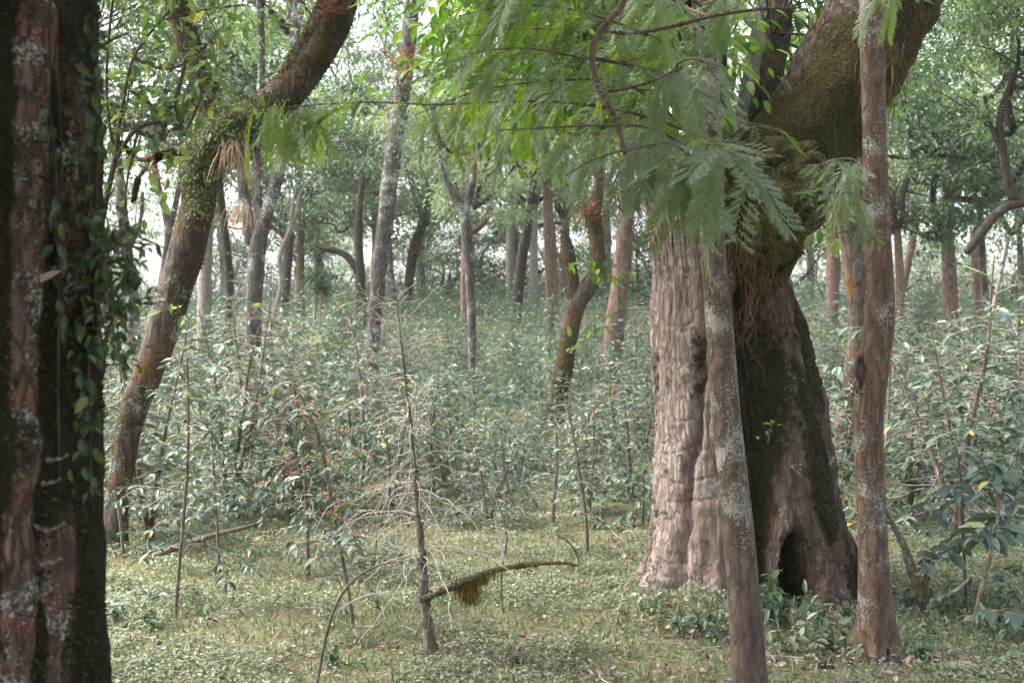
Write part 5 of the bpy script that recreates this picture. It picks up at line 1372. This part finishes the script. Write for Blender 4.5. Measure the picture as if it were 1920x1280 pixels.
leafy_herb('low_herb', 'small herb tuft at the left foot of the slim twisted tree', (1612, 1238), 10, .10, .05, 'weed', 11, .5, .08)
leafy_herb('low_herb', 'small dark herb tuft at the right foot of the slim twisted tree', (1700, 1238), 12, .11, .05, 'weed_dark', 12, .5, .10)
# small sprigs of fresh leaves
def sprig(label, p0, pts, d, n, L, seed):
    rng = np.random.default_rng(seed); P = P3([(a, b, 2) for a, b in pts], d); P[:, 3] = np.linspace(.004, .0012, len(P))
    t = thing('leafy_sprig', label, 'sprig', P[0, :3]); st, lf = MB(), MB()
    Q = tube(st, P, 5, 24); i = rng.integers(6, len(Q), n); LL = L * rng.uniform(.6, 1.2, n)
    leaves(lf, Q[i, :3] + rng.normal(0, .03, (n, 3)), rdir(n, rng) + [0, -.1, -.2], np.tile([0, -.4, 1.0], (n, 1)) + rdir(n, rng) * .3, LL, LL * .5)
    part('stem', st, M['twig_dark'], t); part('foliage', lf, M['broad'], t)
sprig('tiny green seedling sprouting from the dark recess of the giant hollow tree', 0, [(1440, 830), (1446, 800), (1456, 788)], 6.32, 6, .05, 1)
sprig('bright green sprig of oval leaves beside the right slim tree below the fronds', 0, [(1625, 420), (1600, 430), (1565, 440), (1540, 452)], 5.7, 12, .09, 2)
sprig('pale green leafy sprig reaching left from the giant tree above the reddish trunk', 0, [(1222, 560), (1190, 545), (1150, 520), (1110, 500), (1080, 505)], 6.7, 34, .08, 3)
sprig('thin leafy sprig hanging left of the giant tree below the pale green one', 0, [(1215, 570), (1180, 575), (1130, 600), (1070, 640)], 6.7, 14, .07, 4)
sprig('two leaved green sprig crossing the trunk of the leaning mossy tree', 0, [(240, 600), (300, 565), (345, 590), (362, 605)], 6.2, 7, .10, 5)

# pale stones and a rotten stump chip at the bottom right
def stone(label, px, py, s, seed, mat='stone', name='stone', cat='stone'):
    g = ground_at(px, py); rng = np.random.default_rng(seed)
    th = np.linspace(0, np.pi, 14)[:, None]; ph = np.linspace(0, 2 * np.pi, 22, endpoint=False)[None]
    U = np.stack([np.sin(th) * np.cos(ph), np.sin(th) * np.sin(ph), np.cos(th) + 0 * ph], -1)
    V = U * (1 + .35 * fbm(U * 1.6 + seed, 3))[..., None] * np.array(s) + g + [0, 0, s[2] * .5]
    i = np.arange(13)[:, None]; j = np.arange(22)[None]
    q = np.stack([i * 22 + j, (i + 1) * 22 + j, (i + 1) * 22 + (j + 1) % 22, i * 22 + (j + 1) % 22], -1).reshape(-1, 4)
    mb = MB(); mb.add(V.reshape(-1, 3), [q]); single(name, mb, M[mat], label, cat, g)
stone('flat pinkish stone lying in the litter at the lower right', 1800, 1252, (.075, .05, .022), 1)
stone('dark rotten wood chunk beside the foot of the slim twisted tree', 1552, 1252, (.05, .04, .035), 2, 'bark_dark', 'wood_chunk', 'wood')
stone('small dark clod in the grass right of the dead sapling', 968, 1250, (.035, .03, .03), 3, 'bark_dark', 'earth_clod', 'clod')
stone('small pale stone near the bottom right corner', 1868, 1262, (.05, .035, .018), 4)

plant_thicket()

# low bushy trees along the crest, closing the view under the crowns
rng = np.random.default_rng(91)
for k in range(26):
    d = rng.uniform(38, 56); x = -0.56 * d + 1.12 * d * ((k * 0.618) % 1); g = float(gz(x, d))
    if -0.34 < x / d < -0.27: continue
    t = thing('crest_bush', 'rounded bushy small tree in the pale row along the far crest', 'bush', (x, d, g - .05), 'bushy small trees on the crest')
    sc = rng.uniform(.75, 1.2)
    kd = ['mid0', 'airy', 'mid2', 'airy', 'mid1'][k % 5]
    inst('crown', CR[kd][0], t, (0, 0, .2), rng.uniform(0, 6.28), (sc * 1.25, sc * 1.25, sc * rng.uniform(.9, 1.3))); inst('crown_limbs', CR[kd][1], t, (0, 0, .2), 0, sc)

# ------------------------------------------------------------------ the moist air of the wood
def build_haze():
    m = bpy.data.materials.new('haze'); m.use_nodes = True; nt = m.node_tree
    nt.nodes.remove(nt.nodes['Principled BSDF'])
    v = nt.nodes.new('ShaderNodeVolumePrincipled'); v.inputs['Color'].default_value = (0.92, 0.96, 0.97, 1); v.inputs['Density'].default_value = 0.0006
    v.inputs['Anisotropy'].default_value = 0.2
    nt.links.new(v.outputs[0], nt.nodes['Material Output'].inputs['Volume'])
    x0, x1, y0, y1, z0, z1 = -165, 165, -45, 225, -8, 20
    V = np.array([(x, y, z) for x in (x0, x1) for y in (y0, y1) for z in (z0, z1)], float)
    mb = MB(); mb.add(V, [np.array([[0, 1, 3, 2], [4, 6, 7, 5], [0, 4, 5, 1], [2, 3, 7, 6], [0, 2, 6, 4], [1, 5, 7, 3]])], 0, False)
    o = part('haze', mb, m); o['kind'] = 'stuff'; o['label'] = 'thin pale haze in the air of the wood'; o['category'] = 'haze'
build_haze()
